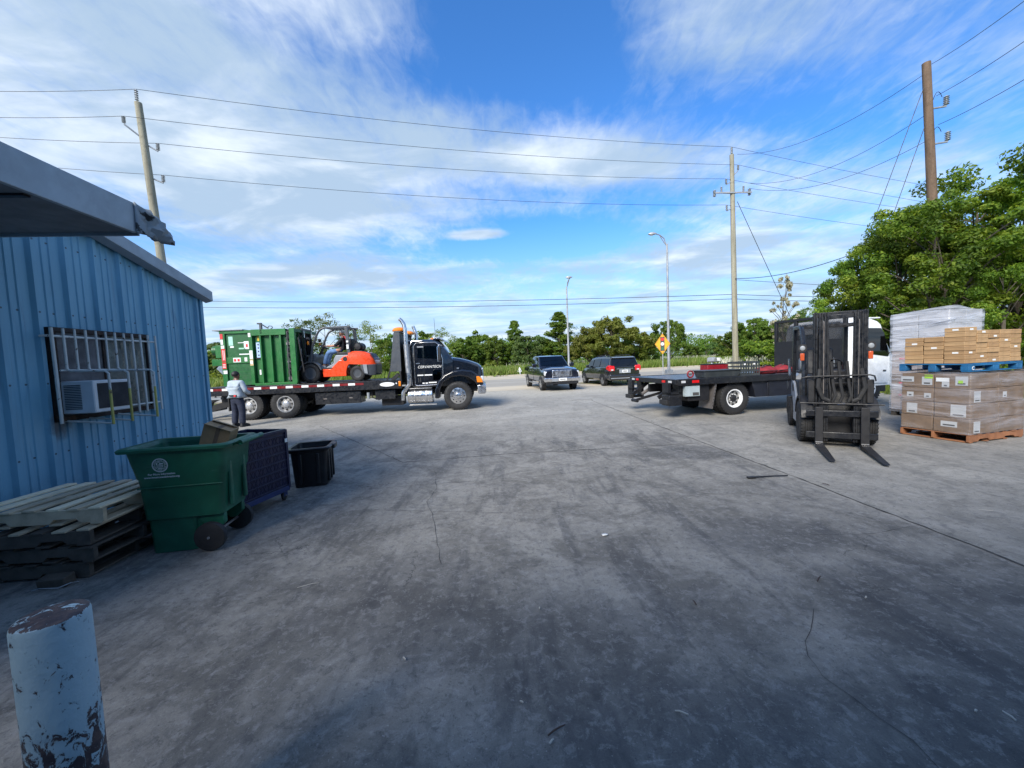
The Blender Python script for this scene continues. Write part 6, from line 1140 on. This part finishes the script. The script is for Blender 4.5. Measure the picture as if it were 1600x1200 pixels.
for (i, j), n in cols.items():
    z = 0.; tot = {8: .635, 7: .575, 6: .49, 5: .42}[n]
    hs = [rr_.uniform(.8, 1.25) for _ in range(n)]; su = sum(hs)
    for k in range(n):
        hh = hs[k]/su*tot; zz = z; z += hh
        if (i, j) not in cn and k < n-2: continue
        lab = f'{ordn[k] if k < n-1 else "topmost"} flat carton in {cn[(i, j)]} on the blue pallet' if (i, j) in cn else 'flat brown carton at the hidden back of the load on the blue pallet'
        w = .285; x0 = .03+i*.297; y0 = .10+j*.287
        t = thing('flat_carton', lab, 'carton', at_load(x0+w/2, y0+.14, 1.380+zz), LA+rr_.uniform(-.025, .025), 'small flat cartons on the blue pallet')
        ex = rr_.uniform(-.01, .012); MB().box(-w/2+ex, w/2+ex, -.138+ex, .138+ex, .001, hh-.002).build('carton_box', m_cl if rr_.random() < .65 else m_cl2, t, bevel=.006)
        MB().box(-w/2+ex-.001, w/2+ex+.001, -.139+ex, .139+ex, hh*.70, hh*.72).build('lid_edge', m_card2, t)
        if (i*7+j*3+k*2+1) % 5 == 0:
            if j == 0: MB().box(-.03, .05, -.141+ex, -.137+ex, hh*.3, hh*.3+.03).build('sticker', m_paper, t)
            if i == 0: MB().box(-w/2+ex-.003, -w/2+ex+.001, -.05, .03, hh*.3, hh*.3+.03).build('sticker', m_paper, t)
WP = Vector((9.80, 8.60, 0)); WM = Matrix.Translation(WP) @ Matrix.Rotation(LA, 4, 'Z')
m_cwhite = mat('pale_grey_carton', (.55, .54, .54), .7, var=.1)
TL = thing('wrapped_load', 'tall pallet load wrapped in milky film behind the blue pallet', 'pallet load', WP, LA); m_cpink = mat('printed_pale_carton', (.40, .33, .29), .8, var=.15, dirt=(.3, .18, .15), da=.4)
for k in range(8):
    for i, (x0, x1) in enumerate(((.02, .56), (.57, 1.10))):
        for j, (y0, y1) in enumerate(((.02, .56), (.57, 1.08))):
            if (i, j) == (1, 1) and k < 7: continue
            MB().box(x0, x1, y0, y1, .13+k*.297, .13+k*.297+.292).build('carton', (m_cwhite if k > 4 else m_cpink if (k+i+j) % 3 else m_card2), TL, bevel=.008)
for k in (1, 2, 4): MB().box(.014, .02, .70, .92, .20+k*.297, .24+k*.297).build('carton_print', m_redp, TL)
for x in (.08, .55, 1.02):
    for y in (.06, .55, 1.02): MB().box(x-.07, x+.07, y-.05, y+.05, .0, .10).build('pallet_block', m_wd, TL)
MB().box(0, 1.12, 0, 1.1, .10, .125).build('pallet_deck', m_wd, TL)
sh = wrapshell(1.12, 1.10, .10, 2.54, 7, .03); sh.v = [(x, y, z+(.05*math.sin(x*4+1)*math.cos(y*3) if z > 2.4 else 0)) for x, y, z in sh.v]; sh.build('film_wrap', m_film2, TL, sharp=70)
r = random.Random(5)
for q in range(7):
    z = .3+q*.3; MB().tube([(-.02, 1.05, z), (-.035, .5, z+.07), (-.02, -.01, z+.16), (.5, -.035, z+.26), (1.13, -.01, z+.34)], [.004, .008, .010, .008, .004], 5).build('film_rope', m_film2, TL)

# ------------------------------------------------------------------ people
m_skin1 = mat('brown_skin', (.16, .075, .045), .5, var=.05); m_skin2 = mat('tanned_skin', (.42, .20, .125), .5, var=.06); m_hair = mat('black_hair', (.008, .007, .007), .6)
def skin_mb(nodes, edges, root, sub=2):
    bm = bmesh.new(); ly = bm.verts.layers.skin.verify(); V_ = {}
    for n_, (p, r_) in nodes.items():
        v = bm.verts.new(p); V_[n_] = v; v[ly].radius = (r_, r_) if not isinstance(r_, tuple) else r_
    for a, c in edges: bm.edges.new((V_[a], V_[c]))
    for r0 in (root if isinstance(root, (list, tuple)) else [root]): V_[r0][ly].use_root = True
    me = bpy.data.meshes.new('s'); bm.to_mesh(me); bm.free(); o = bpy.data.objects.new('s', me); C.objects.link(o); s = o.modifiers.new('s', 'SKIN'); s.use_smooth_shade = True; s.branch_smoothing = .3
    u = o.modifiers.new('u', 'SUBSURF'); u.levels = sub; u.render_levels = sub
    dg = bpy.context.evaluated_depsgraph_get(); m2 = bpy.data.meshes.new_from_object(o.evaluated_get(dg)); b = MB(); b.add([v.co[:] for v in m2.vertices], [tuple(p.vertices) for p in m2.polygons])
    bpy.data.objects.remove(o); bpy.data.meshes.remove(m2); return b
def chain(*n_): return list(zip(n_, n_[1:]))
def head(b, c, yaw, s=1.0):
    M = Matrix.Translation(c) @ Matrix.Rotation(yaw, 4, 'Z')           # face looks along local +x
    h = MB().ell((0, 0, .02), (.098*s, .078*s, .118*s), 20); h.v = [(x+(.012 if z < -.03 and x > 0 else 0), y*(.86 if z < -.03 else 1), z) for x, y, z in h.v]
    b.add(h.v, h.f, 0, M); b.add(*[(q.v, q.f) for q in [MB().loft([[(.085, -.010, .045), (.085, .010, .045), (.09, .010, .03), (.09, -.010, .03)], [(.098, -.016, -.004), (.098, .016, -.004), (.118, .011, -.006), (.118, -.011, -.006)], [(.085, -.014, -.022), (.085, .014, -.022), (.10, .010, -.022), (.10, -.010, -.022)]])]][0], 0, M)
    for s_ in (-1, 1): e = MB().ell((-.008, s_*.080, .012), (.018, .010, .030), 10); b.add(e.v, e.f, 0, M)
    e = MB().ell((.088, 0, -.050), (.014, .026, .012), 10); b.add(e.v, e.f, 0, M); e = MB().ell((.07, 0, -.09), (.03, .035, .025), 10); b.add(e.v, e.f, 0, M)
    return M
def hand(b, w, d, up_, side, curl):
    """palm and five bent fingers: w wrist, d pointing direction, up_ back of the hand, side +1/-1 thumb side"""
    w = Vector(w); d = Vector(d).normalized(); up_ = (Vector(up_)-d*Vector(up_).dot(d)).normalized(); s = d.cross(up_)*side
    nodes = {'w': (w, .026), 'p1': (w+d*.035, .033), 'p2': (w+d*.075, .034)}
    q = skin_mb({k: (v[0], (v[1], v[1]*.55)) for k, v in nodes.items()}, chain('w', 'p1', 'p2'), 'w', 1); b.add(q.v, q.f)
    for i, (o_, L_) in enumerate(((.030, .070), (.010, .080), (-.010, .075), (-.029, .058))):
        p = w+d*.072+s*o_; dd = d; P_ = [p-d*.02]; 
        for j, f_ in enumerate((.45, .32, .23)): P_.append(P_[-1]+dd*(L_*f_+(.02 if j == 0 else 0))); dd = (dd*math.cos(curl)-up_*math.sin(curl)).normalized()
        b.tube(P_, [.0095, .009, .0082, .0065], 7)
    p = w+d*.025+s*.024; t1 = (s*.75+d*.65).normalized(); b.tube([p, p+t1*.032, p+t1*.04+(d*.9-up_*.3)*.022, p+t1*.042+(d*.9-up_*.5)*.044], [.012, .011, .010, .007], 7)
def finish_body(b, name, ma, parent):
    o = b.build(name, ma, parent, sharp=180); rm = o.modifiers.new('join', 'REMESH'); rm.mode = 'VOXEL'; rm.voxel_size = .007; rm.use_smooth_shade = True; sm = o.modifiers.new('smooth', 'SMOOTH'); sm.iterations = 2; sm.factor = .4; return o
# man standing with his back to the camera (faces +y of his own frame)
MN = thing('person', 'man in light shirt and navy trousers standing with back turned by the tow truck', 'person', (-8.72, 12.15, 0), rad(-12)); MN.scale = (1.14, 1.1, 1.0)
n = {'pel': ((0, 0, .93), (.15, .11)), 'sp1': ((0, .0, 1.08), (.15, .11)), 'sp2': ((0, -.01, 1.26), (.16, .12)), 'ch': ((0, -.01, 1.38), (.15, .11)), 'nk': ((0, .0, 1.49), .058), 'hd': ((0, .015, 1.57), .055)}
e = chain('pel', 'sp1', 'sp2', 'ch', 'nk', 'hd')
for s, c in ((-1, 'l'), (1, 'r')):
    n[c+'sh'] = ((s*.185, -.01, 1.415), .062); n[c+'el'] = ((s*.265, .02, 1.13), .044); n[c+'fa'] = ((s*.22, .16, 1.06), .040); n[c+'wr'] = ((s*.15, .25, 1.03), .029)
    n[c+'hp'] = ((s*.09, 0, .88), .085); n[c+'kn'] = ((s*.115, .015, .49), .060); n[c+'cf'] = ((s*.12, -.01, .34), .055); n[c+'an'] = ((s*.125, -.015, .10), .040); n[c+'ft'] = ((s*.14, .14, .045), .036)
    e += chain('ch', c+'sh', c+'el', c+'fa', c+'wr')+chain('pel', c+'hp', c+'kn', c+'cf', c+'an', c+'ft')
b = skin_mb(n, e, 'pel'); HM = head(b, (0, .02, 1.625), math.pi/2, .95)
for s in (-1, 1): hand(b, (s*.15, .25, 1.03), (-s*.7, .35, -.1), (0, .3, 1), -s, .35)
finish_body(b, 'body', m_skin1, MN)
sn = {k: (v[0], tuple(q+.028 for q in v[1]) if isinstance(v[1], tuple) else v[1]+.022) for k, v in n.items() if k in ('sp1', 'sp2', 'ch', 'lsh', 'lel', 'lfa', 'lwr', 'rsh', 'rel', 'rfa', 'rwr')}
sn['bt'] = ((0, 0, .97), (.185, .145)); sn['nb'] = ((0, -.005, 1.475), (.085, .075)); sn['sp1'] = ((0, 0, 1.10), (.20, .155)); sn['sp2'] = ((0, -.015, 1.25), (.205, .155)); sn['ch'] = ((0, -.015, 1.38), (.19, .135))
for c, s in (('l', -1), ('r', 1)): sn[c+'wr'] = ((s*.165, .235, 1.035), .040)
m_shirt = mat('pale_blue_shirt', (.36, .42, .47), .85, var=.10, scale=9, bump=.4, bs=14)
sb = skin_mb(sn, chain('bt', 'sp1', 'sp2', 'ch', 'nb')+chain('ch', 'lsh', 'lel', 'lfa', 'lwr')+chain('ch', 'rsh', 'rel', 'rfa', 'rwr'), 'sp1'); sh_ = sb.build('shirt', m_shirt, MN, sharp=180)
tn = {'wa': ((0, 0, 1.0), (.175, .135)), 'pe': ((0, -.005, .90), (.175, .145))}; te = [('wa', 'pe')]
for c, s in (('l', -1), ('r', 1)):
    for k, p, r_ in (('hp', (s*.10, 0, .80), .115), ('kn', (s*.115, .015, .48), .088), ('cf', (s*.12, -.01, .30), .086), ('an', (s*.125, -.015, .07), .085)): tn[c+k] = (p, r_)
    te += chain('pe', c+'hp', c+'kn', c+'cf', c+'an')
m_navt = mat('navy_trousers', (.014, .020, .042), .85, var=.2, scale=9, bump=.4, bs=16); skin_mb(tn, te, 'pe').build('trousers', m_navt, MN, sharp=180)
for s in (-1, 1): MB().loft([rrect(s*.13-.05+d, s*.13+.05-d, y0, y1, z, .03, 4) for d, y0, y1, z in ((0, -.09, .20, 0), (0, -.09, .20, .03), (.008, -.085, .17, .07), (.015, -.08, .06, .115))]).build('shoe', m_dull, MN, sharp=60)
MB().lathe([(.183, 0), (.188, 0), (.188, .04), (.183, .04)], (0, 0, .985), (0, 0, 1), 28, closed=True).build('belt', m_dull, MN); MB().box(.07, .14, -.185, -.165, .96, 1.02).build('red_pouch', m_redp, MN, bevel=.01)
hr = MB().ell((0, -.005, 1.665), (.088, .102, .105), 20); hr.v = [(x, y, max(z, 1.605 + max(0, (y-.0))*1.1)) for x, y, z in hr.v]; hr.build('hair', m_hair, MN, sharp=60)
# forklift driver (forklift frame: +x is forward)
DR = thing('person', 'man in a black shirt and jeans driving the orange forklift', 'person'); DR.matrix_world = frame_of(FO) @ Matrix.Translation((.10, 0, -.03)) @ Matrix.Scale(1.03, 4)
n = {'pel': ((-1.16, 0, 1.23), (.13, .11)), 'sp1': ((-1.20, 0, 1.38), (.14, .11)), 'ch': ((-1.23, 0, 1.60), (.15, .11)), 'nk': ((-1.21, 0, 1.71), .055), 'hd': ((-1.18, 0, 1.78), .055)}; e = chain('pel', 'sp1', 'ch', 'nk', 'hd')
for s, c in ((-1, 'r'), (1, 'l')):
    n[c+'sh'] = ((-1.23, s*.185, 1.62), .060); n[c+'el'] = ((-1.02, s*.235, 1.40), .044); n[c+'wr'] = ((-.60, s*.13, 1.385), .028); n[c+'fa'] = ((-.83, s*.19, 1.37), .040)
    n[c+'hp'] = ((-1.10, s*.10, 1.22), .085); n[c+'kn'] = ((-.66, s*.15, 1.15), .062); n[c+'cf'] = ((-.56, s*.15, .95), .055); n[c+'an'] = ((-.47, s*.15, .66), .040); n[c+'ft'] = ((-.33, s*.16, .595), .036)
    e += chain('ch', c+'sh', c+'el', c+'fa', c+'wr')+chain('pel', c+'hp', c+'kn', c+'cf', c+'an', c+'ft')
b = skin_mb(n, e, 'pel'); head(b, (-1.165, 0, 1.835), .1, .95)
for s in (-1, 1): hand(b, (-.60, s*.13, 1.385), (.95, -s*.1, .0), (.2, 0, 1), s*1, .75)
finish_body(b, 'body', m_skin2, DR)
sn = {'bt': ((-1.17, 0, 1.22), (.16, .14)), 'sp1': ((-1.21, 0, 1.38), (.175, .145)), 'ch': ((-1.24, 0, 1.59), (.17, .135)), 'nb': ((-1.22, 0, 1.69), (.075, .07))}
for s, c in ((-1, 'r'), (1, 'l')): sn[c+'sh'] = (n[c+'sh'][0], .082); sn[c+'el'] = (n[c+'el'][0], .066); sn[c+'fa'] = ((-.92, s*.21, 1.385), .056)
m_blk = mat('black_cotton', (.010, .010, .014), .9, var=.2, bump=.3, bs=16)
skin_mb(sn, chain('bt', 'sp1', 'ch', 'nb')+chain('ch', 'rsh', 'rel', 'rfa')+chain('ch', 'lsh', 'lel', 'lfa'), 'sp1').build('shirt', m_blk, DR, sharp=180)
tn = {'wa': ((-1.17, 0, 1.27), (.15, .13)), 'pe': ((-1.16, 0, 1.23), (.155, .13))}; te = [('wa', 'pe')]
for c, s in (('r', -1), ('l', 1)):
    for k, p, r_ in (('hp', (-1.02, s*.11, 1.21), .105), ('kn', (-.66, s*.15, 1.15), .088), ('cf', (-.56, s*.15, .95), .080), ('an', (-.47, s*.15, .68), .074)): tn[c+k] = (p, r_)
    te += chain('pe', c+'hp', c+'kn', c+'cf', c+'an')
skin_mb(tn, te, 'pe').build('jeans', mat('blue_denim', (.13, .23, .42), .85, var=.2, scale=9, bump=.3, bs=18), DR, sharp=180)
for s in (-1, 1): MB().loft([rrect(-.54, -.27, s*.16-.048+d, s*.16+.048-d, z, .03, 4) for d, z in ((0, .548), (0, .58), (.008, .615), (.016, .65))]).build('shoe', m_lgrey, DR, sharp=60)
cp = MB().ell((-1.17, 0, 1.885), (.112, .092, .085), 18); cp.v = [(x, y, max(z, 1.868)) for x, y, z in cp.v]; cap = cp.build('cap', m_lgrey, DR, sharp=60); MB().prism([(-1.08, 1.868), (-.97, 1.86), (-.97, 1.868), (-1.08, 1.885)], 'y', -.06, .06).build('peak', m_lgrey, cap, bevel=.004)
MB().prism([(-1.38, 1.42), (-1.43, 1.60), (-1.36, 1.72), (-1.27, 1.76), (-1.30, 1.70), (-1.36, 1.6)], 'y', -.12, .15).build('red_vest', m_redp, DR, bevel=.02)

# ------------------------------------------------------------------ bits lying on the yard
t = thing('rubber_strip', 'thin black rubber strip with a thick end lying beside the slab joint', 'strip', (3.46, 5.21, 0)); MB().tube([(-.24, -.01, .01), (-.1, .0, .012), (.1, .015, .01), (.30, .005, .012)], [.014, .010, .008, .008], 6).build('strap', m_dull, t); MB().box(-.27, -.16, -.035, .012, 0, .022).build('buckle', m_dull, t, bevel=.005)
rr2 = random.Random(21); m_scrap = mat('pale_splinter_wood', (.42, .40, .35), .8)
def scrap(x, y, L, w, ma, nm, label, cat, grp, a=None, h=.008):
    a = rr2.uniform(0, math.pi) if a is None else a; P_ = [(-L/2, 0, h*.6), (-L/6, rr2.uniform(-.05, .05)*L, h), (L/6, rr2.uniform(-.05, .05)*L, h), (L/2, rr2.uniform(-.05, .05)*L, h*.6)]
    o = MB().tube(P_, [w*.5, w*.6, w*.55, w*.35], 5).build(nm, ma); o.location = (x, y, 0); o.rotation_euler = (0, 0, a); tag(o, label, cat, grp)
p_ = lambda px, py: (lambda d: (d.x, d.y))(Vector((0, 0, CAMH)) + (at(px, py, 1.0)-Vector((0, 0, CAMH)))*(CAMH/(CAMH-at(px, py, 1.0).z)))
for px, py, L, lb in ((870, 1142, .10, 'dark twig nearest the camera at the bottom of the picture'), (1280, 905, .10, 'dark twig on the dark stain right of centre'), (1085, 942, .05, 'short dark twig in the middle of the yard'), (1290, 757, .09, 'small dark stick beside the slab joint near the forklift')): x, y = p_(px, py); scrap(x, y, L, .008, m_rust, 'twig', lb, 'twig', 'twigs on the yard')
for px, py, L, lb in ((862, 1160, .03, 'white scrap just below the nearest twig'), (1065, 1115, .06, 'long white splinter right of the nearest twig'), (1577, 1120, .05, 'white splinter at the lower right corner'), (1525, 1112, .02, 'round white scrap left of the lower right splinter'), (843, 951, .02, 'white scrap left of the middle twig'), (1353, 934, .03, 'white scrap near the dark stain on the right'), (815, 1098, .02, 'tiny white scrap left of the long splinter'), (632, 1030, .03, 'white scrap on the left of the bare yard'), (482, 915, .16, 'thin pale straw lying in front of the navy cart'), (1540, 798, .12, 'pale flat straw on the right slab below the pallets')): x, y = p_(px, py); scrap(x, y, L, .008 if L < .1 else .004, m_scrap, 'scrap', lb, 'scrap', 'pale scraps on the yard')
x, y = p_(945, 836); o = MB().add([(-.025, -.02, .004), (.02, -.022, .010), (.035, .012, .006), (.0, .010, .014), (-.03, .018, .005)], [(0, 1, 2, 3, 4)]).build('paper_bit', m_paper); o.location = (x, y, 0); so_ = o.modifiers.new('s', 'SOLIDIFY'); so_.thickness = .002; tag(o, 'crumpled white paper bit in the centre of the yard', 'paper')
